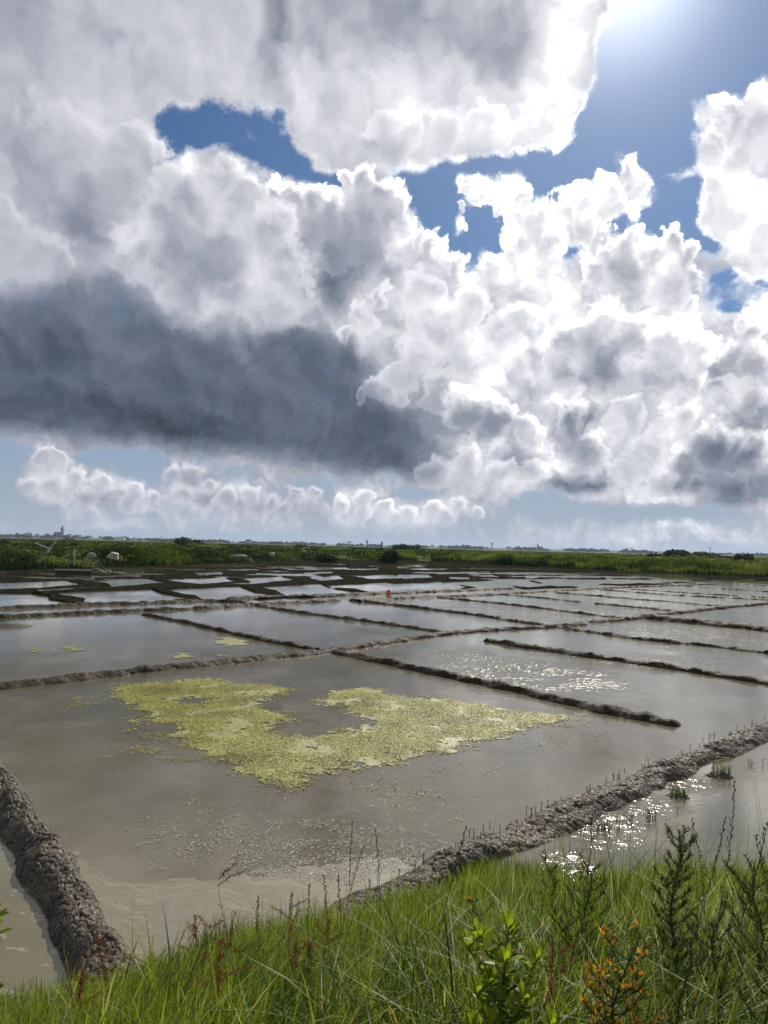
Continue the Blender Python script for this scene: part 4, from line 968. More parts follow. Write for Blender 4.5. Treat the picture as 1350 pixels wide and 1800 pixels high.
c_ = t.ramp(n_, [(.3, (.085, .085, .015)), (.5, (.20, .20, .026)), (.7, (.32, .32, .045))]); c_ = t.mix(t.maprange(n3_, .55, .72, 0, .5), c_, (.15, .14, .05))
t.link(c_, p.inputs['Base Color']); p.inputs['Roughness'].default_value = .45; t.link(t.bump(t.noise(pos(t), 60, 3, .6), .8, .012), p.inputs['Normal'])
sheet('algae_underlayer', ALG, .035, .006, m, 'soaked olive underlayer of the floating algae', 'algae', holes=HOLES,
      thr=lambda pt, d: (d > .16 + .16 * fbm(pt[:, 0] * 6, pt[:, 1] * 6, 2, 315)) & (fbm(pt[:, 0] * 3.5, pt[:, 1] * 3.5, 4, 311) > -.50 + .55 * sm(pt[:, 1], 11.0, 8.8) - d * .25), relief=.003)
sheet('algae_underlayer', poly_g(ell(408, 1128, 28, 7)), .06, .008, m, 'small round algae patch in the pond behind', 'algae', warp_=.18, seed=5)
sheet('algae_underlayer', poly_g(ell(345, 1152, 40, 6)), .07, .008, m, 'torn algae shreds left of the small patch', 'algae', warp_=.25, seed=6, thr=lambda pt, d: fbm(pt[:, 0] * 2, pt[:, 1] * 1.2, 3, 340) > .12)
sheet('algae_underlayer', poly_g(ell(95, 1142, 46, 7)), .07, .008, m, 'thin dark algae drift in the left pond', 'algae', warp_=.25, seed=7, thr=lambda pt, d: fbm(pt[:, 0] * 2, pt[:, 1] * 1.2, 3, 341) > .2)

# foam flecks: tiny discs and broken rings
M_FOAM = plain('foam', (.27, .255, .205), .5, .2, 30)
rngF = np.random.default_rng(33); fx = []; fy = []
def spray(px, py, rx, ry, n, thr=-.1, f=3.0, sd=0):
    pg = np.array([at(a, b)[:2] for a, b in [(px - rx, py), (px + rx, py), (px, py - ry), (px, py + ry)]])
    cx, cy4 = (pg[0] + pg[1]) / 2; ax = abs(pg[1][0] - pg[0][0]) / 2; ay = abs(pg[2][1] - pg[3][1]) / 2
    a = rngF.random(n) * 6.283; q = np.sqrt(rngF.random(n)); x = cx + ax * q * np.cos(a); y = cy4 + ay * q * np.sin(a)
    k = fbm(x * f, y * f, 3, 350 + sd) > thr; fx.append(x[k]); fy.append(y[k])
spray(560, 1485, 240, 48, 8500, -.2); spray(420, 1500, 200, 40, 3000, .05, sd=1); spray(640, 1530, 160, 28, 4200, -.3, sd=2); spray(520, 1440, 260, 50, 1200, .2, sd=3)
spray(350, 1470, 110, 36, 700, .1, sd=4); spray(700, 1410, 110, 30, 900, .1, sd=5); spray(330, 1245, 60, 10, 500, .1, sd=6); spray(420, 1322, 60, 12, 600, .1, sd=7); spray(500, 1370, 50, 12, 500, .1, sd=8); spray(1060, 1440, 90, 34, 3500, -.1, sd=9); spray(560, 1278, 80, 10, 400, .1, sd=10)
for px, py, r_ in [(260, 1487, .07), (250, 1440, .05), (300, 1468, .08), (320, 1455, .06), (345, 1490, .06), (285, 1450, .05), (330, 1475, .09), (375, 1455, .05), (357, 1489, .07), (400, 1470, .05), (192, 1437, .03), (270, 1470, .05), (415, 1437, .06), (380, 1450, .08), (235, 1460, .05)]:
    c0 = at(px, py); n = int(90 * r_ / .06); a = rngF.random(n) * 6.283; rr_ = r_ * (1 + .25 * np.sin(a * 2 + px) + .08 * rngF.standard_normal(n)); k = np.sin(a * 1.5 + py) > -.5
    fx.append((c0[0] + rr_ * np.cos(a) * 1.3)[k]); fy.append((c0[1] + rr_ * np.sin(a))[k])
Vb, Fb = leaf_bits(np.concatenate(fx), np.concatenate(fy), .0045, 34, .004); nb = len(Fb)
me = bpy.data.meshes.new('foam'); me.vertices.add(len(Vb)); me.vertices.foreach_set('co', Vb.astype(np.float32).ravel())
me.loops.add(nb * 5); me.loops.foreach_set('vertex_index', Fb.ravel().astype(np.int32)); me.polygons.add(nb)
me.polygons.foreach_set('loop_start', np.arange(nb, dtype=np.int32) * 5); me.polygons.foreach_set('loop_total', np.full(nb, 5, np.int32)); me.update(calc_edges=True)
me.materials.append(M_FOAM); o = bpy.data.objects.new('foam', me); COL.objects.link(o)
tag(o, 'white foam flecks and rings scattered on the near pond', 'foam', kind='stuff')
# pale scum swirling in the near corner
m, t, p, out = newmat('scum'); P_ = pos(t)
wv_ = t.vmath('ADD', P_, t.vmath('SCALE', t.vmath('SUBTRACT', t.noise(P_, .9, 3, .5, color=True), (.5, .5, .5)), scale=1.5))
s1 = t.noise(t.mapping(wv_, rot=(0, 0, R(20)), scale=(1.2, 7, 1)), 1.3, 5, .6); s2 = t.noise(P_, 2.2, 4, .6)
c_ = t.ramp(s1, [(.30, (.145, .125, .075)), (.46, (.23, .205, .14)), (.52, (.165, .145, .085)), (.60, (.26, .235, .17)), (.72, (.185, .16, .10))])
c_ = t.mix(t.maprange(s2, .5, .72, 0, .55), c_, (.19, .185, .165))
c_ = t.mix(t.maprange(t.voronoi(P_, 26, 'F1'), .06, .16, .5, 0), c_, (.34, .32, .25))
t.link(c_, p.inputs['Base Color']); p.inputs['Roughness'].default_value = .32; t.link(t.bump(s1, .15, .01), p.inputs['Normal'])
M_SCUM = m
SC = poly_g([(120, 1480), (165, 1528), (190, 1550), (215, 1556), (300, 1547), (400, 1545), (470, 1530), (560, 1520), (640, 1512), (700, 1508), (730, 1530), (700, 1620), (500, 1700), (300, 1780), (200, 1700), (140, 1560)])
sheet('scum', SC, .013, .0035, m, 'pale beige scum swirling in the near corner of the pond', 'scum', warp_=.05, seed=8, relief=.0)
# murky corner pond left of the near levee
m2, t, p, out = newmat('murky_water'); P_ = pos(t)
f = t.maprange(t.noise(t.mapping(P_, scale=(1, 1.4, 1)), 5.5, 2, .5), .60, .66)
c_ = t.mix(t.noise(P_, 1.2, 4, .5), (.115, .102, .045), (.165, .145, .080)); c_ = t.mix(t.math('MULTIPLY', f, .6), c_, (.32, .29, .21))
t.link(c_, p.inputs['Base Color']); p.inputs['Roughness'].default_value = .12; t.link(t.bump(t.noise(P_, 7, 3, .5), .08, .02), p.inputs['Normal'])
mp = [(-9, 3.5), (-9, 9.5)] + [(float(a[0] + .2), float(a[1])) for a in Ll] + [(-1.9, 3.4)]
g = mesh('murky_water', [(x, y, .004) for x, y in mp], [tuple(range(len(mp)))[::-1]], m2); tag(g, kind='structure')

# ------------------------------------------------------------------ foreground plants
M_STEM = plain('brown_stem', (.07, .04, .022), .8, .3, 30)
M_GSTEM = leafmat('green_stem', [(0, (.03, .05, .012)), (1, (.09, .11, .03))], .6, .1)
M_LEAF = leafmat('broad_leaf', [(0, (.050, .100, .010)), (.5, (.130, .210, .016)), (1, (.32, .40, .022))], .42, .55, .3)
M_DOCK = leafmat('dock_seed', [(0, (.10, .028, .014)), (.6, (.26, .070, .035)), (1, (.38, .15, .07))], .8, .3, .1)
M_SEED = leafmat('seed_head', [(0, (.020, .016, .010)), (1, (.09, .065, .035))], .8, .2, .1)
M_GORSE = leafmat('gorse_spine', [(0, (.028, .048, .014)), (.6, (.075, .110, .032)), (1, (.17, .20, .07))], .6, .2, .2)
M_FLOWER = leafmat('gorse_flower', [(0, (.22, .09, .012)), (.5, (.62, .28, .02)), (1, (.80, .50, .03))], .6, .35, .2)
def ground_at(px, py, yd):
    p = at_d(px, py, yd); return float(p[0]), float(yd), float(bank_h(np.array([p[0]]), np.array([yd]))[0]), float(p[2])

def shrub(px, py, yd, W, seed, label, nb=13):
    """upright shrub with egg-shaped leaves; top at the given pixel"""
    x, y, z0, zt = ground_at(px, py, yd); Hh = zt - z0; rng = random.Random(seed)
    root = thing('leafy_shrub', label, 'shrub', (x, y, z0 - .02), 'leafy shrubs at the front')
    S_ = Acc(); Lf = Acc(); main = [Vector((.02 * math.sin(k), .01 * k * math.sin(seed), Hh * k / 6)) for k in range(7)]
    S_.tube(main, .0075, .003, 6)
    tips = [main[-1]]
    for b in range(nb):
        t_ = .30 + .62 * b / nb; i = min(int(t_ * 6), 5); base = main[i].lerp(main[i + 1], t_ * 6 - i); a = b * 2.4 + rng.uniform(-.4, .4)
        ln = W * (1.05 - .55 * t_) * rng.uniform(.7, 1.15); mid_ = base + Vector((math.cos(a) * ln * .6, math.sin(a) * ln * .6, ln * .35)); tip = base + Vector((math.cos(a) * ln, math.sin(a) * ln, ln * .95))
        S_.tube([base, mid_, tip], .0035, .0016, 5)
        for k in range(22):
            u = .15 + .85 * k / 21; q = base.lerp(mid_, u * 2) if u < .5 else mid_.lerp(tip, u * 2 - 1); aa = k * 2.4
            d = Vector((math.cos(aa), math.sin(aa), rng.uniform(.5, 1.5))); tt3 = min(1, max(0, .25 + .6 * t_ * u + rng.uniform(-.2, .25)))
            Lf.leaf(q, d, (rng.uniform(-.4, .4), rng.uniform(-.4, .4), 1), rng.uniform(.028, .048), rng.uniform(.012, .018), tt3, rng.uniform(0, .35))
        tips.append(tip)
    for q in tips:
        for k in range(7):
            aa = k * 2.4; Lf.leaf(q, (math.cos(aa) * .6, math.sin(aa) * .6, 1.0), (math.cos(aa), math.sin(aa), .2), rng.uniform(.03, .048), .014, rng.uniform(.6, 1), .1)
    S_.obj('stem', M_STEM, root); Lf.obj('foliage', M_LEAF, root); return root
shrub(905, 1640, 1.75, .13, 1, 'bright yellow-green leafy shrub at the bottom of the picture', 26)
shrub(-52, 1570, 1.7, .08, 2, 'leafy shrub reaching in at the left edge', 14)

def gorse(px, py, yd, W, seed, label, flowers=0, nb=26, dense=1.0, top=1.0, dark=.30):
    x, y, z0, zt = ground_at(px, py, yd); Hh = max(zt - z0, .15); rng = random.Random(seed)
    root = thing('gorse_bush', label, 'gorse bush', (x, y, z0 - .02), 'gorse bushes on the bank')
    S_ = Acc(); N_ = Acc(); Fl = Acc(); br = []
    main = [Vector((.03 * math.sin(k * 1.3 + seed) * k / 6, .02 * math.cos(k + seed), Hh * k / 8)) for k in range(9)]
    br.append((main, .006))
    for b in range(nb):
        t_ = .12 + .84 * b / nb; i = min(int(t_ * 8), 7); base = main[i].lerp(main[i + 1], t_ * 8 - i); a = b * 2.4 + rng.uniform(-.5, .5)
        ln = W * (1.1 - .72 * t_ * top) * rng.uniform(.6, 1.1); pts = [base + Vector((math.cos(a) * ln * u, math.sin(a) * ln * u, ln * (.35 * u + .55 * u * u))) for u in (0, .35, .7, 1)]
        br.append((pts, .0028))
        for s2_ in range(2):
            u = rng.uniform(.3, .8); q = pts[1].lerp(pts[3], u); a2 = a + rng.choice((-1, 1)) * rng.uniform(.5, 1.1); l2 = ln * .4
            br.append(([q, q + Vector((math.cos(a2) * l2 * .6, math.sin(a2) * l2 * .6, l2 * .5)), q + Vector((math.cos(a2) * l2, math.sin(a2) * l2, l2 * 1.1))], .0018))
    for pts, r_ in br:
        S_.tube(pts, r_ * .75, r_ * .3, 4, cap=False, tint=.3)
        L_tot = sum((pts[k + 1] - pts[k]).length for k in range(len(pts) - 1)); n = int(L_tot / .0030 * dense)
        for k in range(n):
            u = rng.random() * (len(pts) - 1) * .999; i = int(u); q = pts[i].lerp(pts[i + 1], u - i); ax = (pts[i + 1] - pts[i]).normalized()
            v = Vector((rng.gauss(0, 1), rng.gauss(0, 1), rng.gauss(0, 1))); d = (v - ax * v.dot(ax)).normalized() * .8 + ax * .7 + Vector((0, 0, .2)); d.normalize()
            ln = rng.uniform(.012, .028); sd_ = d.cross(Vector((rng.random(), rng.random(), rng.random()))).normalized() * .0016
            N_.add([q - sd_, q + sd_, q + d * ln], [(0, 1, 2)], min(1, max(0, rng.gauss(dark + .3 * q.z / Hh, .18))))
    for k in range(flowers):
        pts, _ = rng.choice(br[1:]); q = pts[-1].lerp(pts[-2], rng.random() * .5)
        for s3 in range(3):
            d = Vector((rng.gauss(0, .5), rng.gauss(0, .5), 1)); Fl.leaf(q + Vector((rng.gauss(0, .006), rng.gauss(0, .006), 0)), d, (rng.gauss(0, 1), rng.gauss(0, 1), .3), rng.uniform(.010, .018), rng.uniform(.004, .007), rng.random(), .5)
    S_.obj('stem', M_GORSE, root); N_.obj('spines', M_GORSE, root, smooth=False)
    if flowers: Fl.obj('blossom', M_FLOWER, root)
    return root
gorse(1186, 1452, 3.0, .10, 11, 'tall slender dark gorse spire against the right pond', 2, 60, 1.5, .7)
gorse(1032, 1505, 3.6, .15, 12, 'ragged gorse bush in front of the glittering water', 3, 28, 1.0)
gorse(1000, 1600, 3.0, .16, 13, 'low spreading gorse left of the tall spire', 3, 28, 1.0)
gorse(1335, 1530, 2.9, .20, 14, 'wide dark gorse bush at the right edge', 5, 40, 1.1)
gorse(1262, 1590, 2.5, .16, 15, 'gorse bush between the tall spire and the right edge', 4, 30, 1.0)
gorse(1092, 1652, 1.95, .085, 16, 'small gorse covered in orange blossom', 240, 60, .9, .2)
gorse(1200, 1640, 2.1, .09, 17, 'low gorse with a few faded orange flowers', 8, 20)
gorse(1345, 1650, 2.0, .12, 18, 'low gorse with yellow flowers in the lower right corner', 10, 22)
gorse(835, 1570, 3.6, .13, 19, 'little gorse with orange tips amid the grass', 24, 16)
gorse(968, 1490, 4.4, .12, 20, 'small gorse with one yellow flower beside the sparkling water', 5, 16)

def stalk_plant(name, cat, px, py, yd, seed, label, group, kind):
    """kind: 'dock' reddish whorled seed clusters, 'seedhead' dark drooping grass panicle"""
    x, y, z0, zt = ground_at(px, py, yd); Hh = max(zt - z0, .12); rng = random.Random(seed)
    root = thing(name, label, cat, (x, y, z0 - .02), group); S_ = Acc(); C_a = Acc()
    lean = rng.uniform(-.16, .2); pts = [Vector((lean * Hh * (k / 8) ** 1.6 - lean * Hh, .03 * math.sin(k * .7), Hh * k / 8)) for k in range(9)]
    S_.tube(pts, .0026 if kind == 'dock' else .0016, .0010, 5, .5)
    def cluster(q, r_, n, tint):
        for _ in range(n):
            v = Vector((rng.gauss(0, 1), rng.gauss(0, 1), rng.gauss(0, .8))).normalized(); c0 = q + v * r_ * rng.uniform(.2, 1)
            C_a.leaf(c0, v, (rng.gauss(0, 1), rng.gauss(0, 1), 1), rng.uniform(.004, .0075), .0052, min(1, max(0, rng.gauss(tint, .2))), 0)
    if kind == 'dock':
        for k in range(26):
            u = .45 + .55 * k / 25; i = min(int(u * 8), 7); cluster(pts[i].lerp(pts[i + 1], u * 8 - i), .010 * (1.4 - u * .7), 13, .5)
        for b in range(5):
            u = .5 + .09 * b; i = min(int(u * 8), 7); q = pts[i].lerp(pts[i + 1], u * 8 - i); a = b * 2.4 + seed; l = Hh * (.28 - .03 * b); bp = [q + Vector((math.cos(a) * l * w_, math.sin(a) * l * .5 * w_, l * (.9 * w_ - .3 * w_ * w_))) for w_ in (0, .3, .65, 1)]
            S_.tube(bp, .0013, .0007, 4, .5)
            for w_ in range(9): cluster(bp[0].lerp(bp[3], .2 + .09 * w_) + Vector((0, 0, l * .06)), .007, 7, .5)
    elif kind == 'dockbig':
        tp = pts[-1]
        for b, (dx, dz, l) in enumerate([(1, .35, .20), (.55, .9, .16), (-1, .30, .11), (.9, -.1, .13), (.2, 1, .12), (-.7, -.2, .07)]):
            q = pts[6 - (b // 3)] if b > 1 else tp; bp = [q + Vector((dx * l * w_, .02 * math.sin(3 * w_ + b), dz * l * w_ + .02 * math.sin(5 * w_ + b))) for w_ in (0, .25, .5, .75, 1)]
            S_.tube(bp, .0018, .0008, 4, .5)
            for w_ in range(11):
                u = .15 + .85 * w_ / 10; i = min(int(u * 4), 3); cluster(bp[i].lerp(bp[i + 1], u * 4 - i), .008, 8, .35)
        for k in range(8): cluster(pts[3 + k % 5], .010, 9, .3)
    else:
        n = 24
        for k in range(n):
            u = .62 + .38 * k / n; i = min(int(u * 8), 7); q = pts[i].lerp(pts[i + 1], u * 8 - i); a = rng.random() * 6.28; l = .018 * (1.25 - k / n)
            d = Vector((math.cos(a) * .45, math.sin(a) * .45, 1)); 
            for w_ in range(4): C_a.leaf(q + d * l * w_ * .35, d + Vector((rng.gauss(0, .25), rng.gauss(0, .25), 0)), (rng.gauss(0, 1), rng.gauss(0, 1), 0), .011, .0038, rng.random(), .1)
        for b in range(2):
            q = pts[2 + b]; a = rng.random() * 6.28
            S_.tube([q, q + Vector((math.cos(a) * .03, math.sin(a) * .03, .10)), q + Vector((math.cos(a) * .10, math.sin(a) * .08, .17))], .0018, .0005, 4, .5)
    S_.obj('stem', M_STEM if kind != 'seedhead' else M_GSTEM, root); C_a.obj('blossom' if kind != 'seedhead' else 'seed_head', M_DOCK if kind != 'seedhead' else M_SEED, root)
    return root
DG = 'reddish dock stalks in the grass'
stalk_plant('dock', 'dock plant', 385, 1545, 3.2, 31, 'dark branching dock stalk arching over the pale scum', DG, 'dockbig')
stalk_plant('dock', 'dock plant', 172, 1620, 3.9, 32, 'rust red dock spike in front of the left levee', DG, 'dock')
stalk_plant('dock', 'dock plant', 150, 1690, 3.3, 38, 'short rusty dock at the foot of the left levee', DG, 'dock')
stalk_plant('dock', 'dock plant', 392, 1640, 2.8, 33, 'small russet dock just right of the arching stalk', DG, 'dock')
stalk_plant('dock', 'dock plant', 514, 1560, 4.0, 34, 'slim dock spike rising above the scum edge', DG, 'dock')
stalk_plant('dock', 'dock plant', 522, 1640, 3.0, 35, 'left one of two short orange dock spikes in bright grass', DG, 'dock')
stalk_plant('dock', 'dock plant', 545, 1642, 3.0, 36, 'right one of two short orange dock spikes in bright grass', DG, 'dock')
stalk_plant('dock', 'dock plant', 580, 1605, 3.3, 37, 'spreading reddish dock below the end of the right levee', DG, 'dock')
stalk_plant('dock', 'dock plant', 345, 1598, 3.6, 39, 'little dark red dock left of the arching stalk', DG, 'dock')
stalk_plant('dock', 'dock plant', 968, 1620, 2.5, 40, 'brown dock spike right of the bright shrub', DG, 'dock')
SG = 'grass stems with seed heads standing over the water'
for i, (px, py, yd, lab) in enumerate([
        (620, 1435, 4.4, 'tall stem with a dark seed head over the foam, leftmost of the pair'), (660, 1448, 4.4, 'straight stem with narrow seed head, right of the pair over the foam'), (640, 1478, 4.3, 'shorter drooping seed head between the tall pair'),
        (1288, 1358, 2.9, 'tallest dark seed head against the right pond'), (1272, 1420, 2.7, 'second tall seed head leaning beside the tallest'), (1212, 1428, 3.1, 'seed head just above the gorse spire'), (1345, 1430, 2.4, 'drooping seed head at the right edge'),
        (1322, 1452, 2.7, 'thin seed head between the tallest and the right edge'), (1040, 1420, 3.6, 'lone bent brown stalk in front of the right levee'), (570, 1530, 4.3, 'short seed head where the right levee enters the grass'), (595, 1528, 4.3, 'second short seed head at the levee foot'),
        (545, 1545, 4.2, 'thin dark seed head left of the levee foot'), (820, 1440, 3.6, 'single pale stem in front of the right levee'), (455, 1565, 4.0, 'small black seed head over the pale scum')]):
    stalk_plant('seeding_grass', 'grass stem', px, py, yd, 50 + i, lab, SG, 'seedhead')
# loose wiry stems
V, Q, T = join([grass(900, (.6, 4.4, 2.2, 5.8), .45, .85, .0035, 120, .35, (.35, .3), .15, sd=.25), grass(500, (-2.4, 1.2, 3.4, 5.8), .28, .5, .0035, 121, .3, (.3, .25), .0, sd=.2),
                grass(300, (-3.0, 4.2, 1.0, 3.0), .35, .55, .0065, 122, 1.9, (.60, .2), .2, sd=.5)])
tag(mesh('wiry_grass', V, quads=Q, mat=M_GRASS, attr={'tint': T}), 'thin wiry grass stems rising above the near bank', 'grass', kind='stuff')

# ------------------------------------------------------------------ things on the far shore
M_WOOD = plain('grey_wood', (.22, .20, .16), .8, .3, 3)
M_PALE = plain('pale_board', (.42, .40, .36), .7, .25, 3)
M_TARP = plain('white_sheet', (.20, .21, .22), .5, .2, 2)
M_DARKW = plain('dark_wood', (.06, .05, .04), .9, .3, 4)
M_GREENP = plain('green_boat_paint', (.12, .17, .11), .6, .2, 4)
def shore_pt(px, d):
    q = at(px, float(np.interp(px, *zip(*SHORE)))); a = math.atan2(q[0], q[1]); r = float(shore_r(a)) + d
    x, y = math.sin(a) * r, math.cos(a) * r; return x, y, float(marsh_h(np.array([x]), np.array([y]))[0])
def lift(px, py, yd): q = at_d(px, py, yd); return tuple(float(v) for v in q)
# crossed poles
q = lift(80, 965, 72)
r_ = thing('crossed_poles', 'pale crossed timber poles leaning in the scrub at far left', 'poles', q)
A = Acc(); A.tube([(-1.0, 0, .55), (.5, .1, -.05)], .075, .06, 6); A.obj('pole', M_PALE, r_); A = Acc(); A.tube([(-.15, -.1, -.6), (1.0, 0, .8)], .07, .05, 6); A.obj('pole', M_PALE, r_)
A = Acc(); A.tube([(.1, -.1, -.6), (.42, -.1, -.1)], .06, .06, 6); A.obj('prop', M_PALE, r_)
# posts
def post(px, pyt, pyb, yd, label, r0=.06, mat=M_WOOD):
    b = lift(px, pyb, yd); t_ = lift(px, pyt, yd); h = t_[2] - b[2]
    r_ = thing('wooden_post', label, 'post', (b[0], b[1], b[2] - .3), 'posts on the far shore'); A = Acc(); A.tube([(0, 0, 0), (.02, 0, h * .5 + .3), (0, 0, h + .3)], r0, r0 * .8, 8); A.obj('shaft', mat, r_)
    A = Acc(); A.tube([(0, 0, h + .3), (0, 0, h + .36)], r0 * 1.15, r0 * .6, 8); A.obj('cap', mat, r_)
post(130, 966, 988, 62, 'pale post behind the low timber retaining wall', .05, M_PALE)
post(618, 978, 998, 90, 'thin post standing in the mud flat left of the reeds', .05)
post(1248, 962, 985, 118, 'thin tall post in the field at far right', .06, M_DARKW)
# timber retaining wall
b = lift(130, 995, 61.5)
r_ = thing('timber_wall', 'low pale timber retaining wall on the left shore', 'retaining wall', (b[0], b[1], 0))
A = Acc(); A.box((-.05, 0, .42), (3.1, .10, .09), tint=.5); A.obj('top_rail', M_PALE, r_)
for k in range(5):
    A = Acc(); A.tube([(-1.5 + k * .74, .02, -.1), (-1.5 + k * .74, .02, .38)], .05, .045, 7); A.obj('stake', M_DARKW, r_)
for k in range(3):
    A = Acc(); A.box((-.05, .06, .06 + k * .115), (2.9, .04, .11)); A.obj('plank', M_DARKW, r_)
# heap of boards slumping right of the wall
b = lift(192, 994, 61); A = Acc(); rn = random.Random(5)
r_ = thing('board_heap', 'tumbled grey boards lying right of the retaining wall', 'boards', (b[0], b[1], .35))
for k in range(9):
    A = Acc(); A.box((-1.0 + k * .26, rn.uniform(-.3, .3), .12 - k * .02), (.8, .14, .05), rz=rn.uniform(-.6, .6), ry=.25 + rn.uniform(-.1, .2)); A.obj('board', M_PALE if k % 2 else M_WOOD, r_)
def lump(name, px, py, yd, size, mat, seed, label, cat, straps=0, group=None):
    """covered heap: a lumpy draped sheet"""
    c = lift(px, py, yd); u = np.linspace(0, 1, 22); th = np.linspace(0, 2 * np.pi, 40); U, TH = np.meshgrid(u, th, indexing='ij')
    x = size[0] / 2 * np.sin(U * np.pi / 2) * np.cos(TH); y = size[1] / 2 * np.sin(U * np.pi / 2) * np.sin(TH)
    f = 1 + .22 * fbm(x * 2 + seed, y * 2, 3, seed); z = size[2] * np.cos(U * np.pi / 2) ** .7 * f + .04 * np.abs(pn(x * 7, y * 7, seed + 1))
    r_ = thing(name, label, cat, (c[0], c[1], c[2] - size[2] / 2), group); mesh('cover', np.stack([x * f, y * f, z], -1).reshape(-1, 3), quads=gridq(22, 40), mat=mat, parent=r_)
    for k in range(straps):
        xx = (k - (straps - 1) / 2) * size[0] / (straps + 1); A = Acc(); A.tube([(xx, -size[1] * .5, 0), (xx, -size[1] * .36, size[2] * .75), (xx, 0, size[2] * 1.08), (xx, size[1] * .36, size[2] * .75)], .03, .03, 5); A.obj('strap', M_DARKW, r_)
    return r_
lump('covered_heap', 161, 976, 64, (.75, .6, .42), M_WOOD, 3, 'grey covered heap in the scrub left of the stacked boards', 'covered heap', 2)
lump('covered_heap', 478, 974, 92, (.8, .6, .4), M_TARP, 4, 'pale covered heap in the middle of the far bank', 'covered heap', 1)
lump('covered_heap', 534, 969, 100, (.9, .6, .32), M_WOOD, 6, 'dull grey covered heap right of the pale one', 'covered heap', 1)
# board stack
c = lift(198, 977, 66); r_ = thing('board_stack', 'stack of white boards tilted on the left bank', 'boards', (c[0], c[1], c[2] - .25))
for k in range(4):
    A = Acc(); A.box((.05 * k, .04 * k, .08 + .13 * k), (.95 - .1 * k, .5, .05), rz=.1 * k, ry=.22, rx=.2); A.obj('board', M_PALE, r_)
for s_ in (-1, 1):
    A = Acc(); A.box((s_ * .3, 0, .0), (.08, .45, .10)); A.obj('bearer', M_DARKW, r_)
# upturned punt
c = lift(420, 977, 84); r_ = thing('upturned_boat', 'small pale green upturned boat in the far scrub', 'boat', (c[0], c[1], c[2] - .15), rotz=.3)
u = np.linspace(-1, 1, 24); v = np.linspace(0, np.pi, 14); U, Vv2 = np.meshgrid(u, v, indexing='ij'); wd = .38 * (1 - np.abs(U) ** 2.6) + .03
mesh('hull', np.stack([U * .95, np.cos(Vv2) * wd, np.sin(Vv2) ** .6 * .28 * (1 - .35 * U ** 4)], -1).reshape(-1, 3), quads=gridq(24, 14), mat=M_GREENP, parent=r_)
A = Acc(); A.box((0, 0, .29), (1.6, .05, .05)); A.obj('keel', M_WOOD, r_)
# orange marker in the pans
c = at(683, 1047); M_OR = plain('orange_plastic', (.65, .16, .04), .5, .15, 5)
r_ = thing('marker_block', 'small orange marker standing by the far cross levee', 'marker', (c[0], c[1], .02)); A = Acc(); A.tube([(0, 0, 0), (0, 0, .28)], .16, .13, 10); A.obj('drum', M_OR, r_); A = Acc(); A.tube([(0, 0, .28), (0, 0, .34)], .145, .11, 10); A.obj('lid', M_OR, r_)
# mud spit in the left pond
i_ = islet(8, 1101, 1.0, .7, .10, 240, 'low bare mud spit at the left edge of the far pond'); i_['group'] = 'mud islets'; 

# bushes on the marsh
M_BUSH = leafmat('bush_leaf', [(0, (.010, .018, .008)), (.5, (.026, .044, .014)), (1, (.06, .085, .022))], .7, .25, .15)
def leaf_cloud(centre_r, n, size, rng, lumps=7):
    cx = rng.normal(0, .42, (lumps, 3)) * centre_r; cx[:, 2] = np.abs(cx[:, 2]) * .8 + centre_r[2] * .2; rad = np.array(centre_r) * (.35 + .35 * rng.random((lumps, 1)))
    k = rng.integers(0, lumps, n); v = rng.normal(0, 1, (n, 3)); v /= np.linalg.norm(v, axis=1)[:, None]
    p_ = cx[k] + v * rad[k] * (rng.random((n, 1)) ** .33); p_[:, 2] = np.maximum(p_[:, 2], .02)
    a = rng.normal(0, 1, (n, 3)); a /= np.linalg.norm(a, axis=1)[:, None]; b = np.cross(a, rng.normal(0, 1, (n, 3))); b /= np.linalg.norm(b, axis=1)[:, None]; s_ = size * (.5 + rng.random((n, 1)))
    V = np.stack([p_ - a * s_, p_ + b * s_ * .6, p_ + a * s_, p_ - b * s_ * .6], 1).reshape(-1, 3); Qq = np.arange(n * 4).reshape(-1, 4)
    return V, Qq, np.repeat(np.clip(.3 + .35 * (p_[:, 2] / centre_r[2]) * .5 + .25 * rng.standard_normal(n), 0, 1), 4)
def bush(px, py, yd, rx, rz_, label, seed, n=1500, name='bush', cat='bush', group='bushes on the marsh'):
    rng = np.random.default_rng(seed); c = lift(px, py, yd); zg = float(marsh_h(np.array([c[0]]), np.array([c[1]]))[0])
    r_ = thing(name, label, cat, (c[0], c[1], zg - .1), group); V, Q, T = leaf_cloud(np.array([rx, rx * .8, rz_]), n, rx * .09, rng); mesh('foliage', V, quads=Q, mat=M_BUSH, parent=r_, attr={'tint': T}, smooth=False)
    A = Acc(); 
    for k in range(3): A.tube([(rx * .1 * k, 0, 0), (rx * (.25 * k - .2), 0, rz_ * .5), (rx * (.4 * k - .4), 0, rz_)], rx * .04, rx * .015, 5)
    A.obj('stem', M_DARKW, r_); return r_
bush(322, 950, 300, 4.2, 3.6, 'dark bush on the horizon left of centre', 1); bush(346, 950, 290, 5.0, 2.6, 'low wide dark bush right beside the taller one on the horizon', 2)
bush(711, 960, 380, 4.8, 3.2, 'round dark bush on the field in front of the towers', 3); bush(1195, 973, 330, 7.5, 2.6, 'spreading dark thicket near the tall thin post', 4, 2500)
bush(1160, 975, 330, 5.0, 1.6, 'low thicket left of the spreading one', 5); bush(680, 988, 131, 2.2, 1.8, 'dark rounded bush at the left end of the reeds', 6); bush(1268, 974, 330, 5, 1.5, 'low dark thicket right of the tall thin post', 7)
bush(1310, 978, 200, 3.2, 1.8, 'small dark bush near the right edge of the field', 8); bush(575, 985, 128, 2.0, 1.3, 'dark low bush at the mud edge left of the thin post', 9)

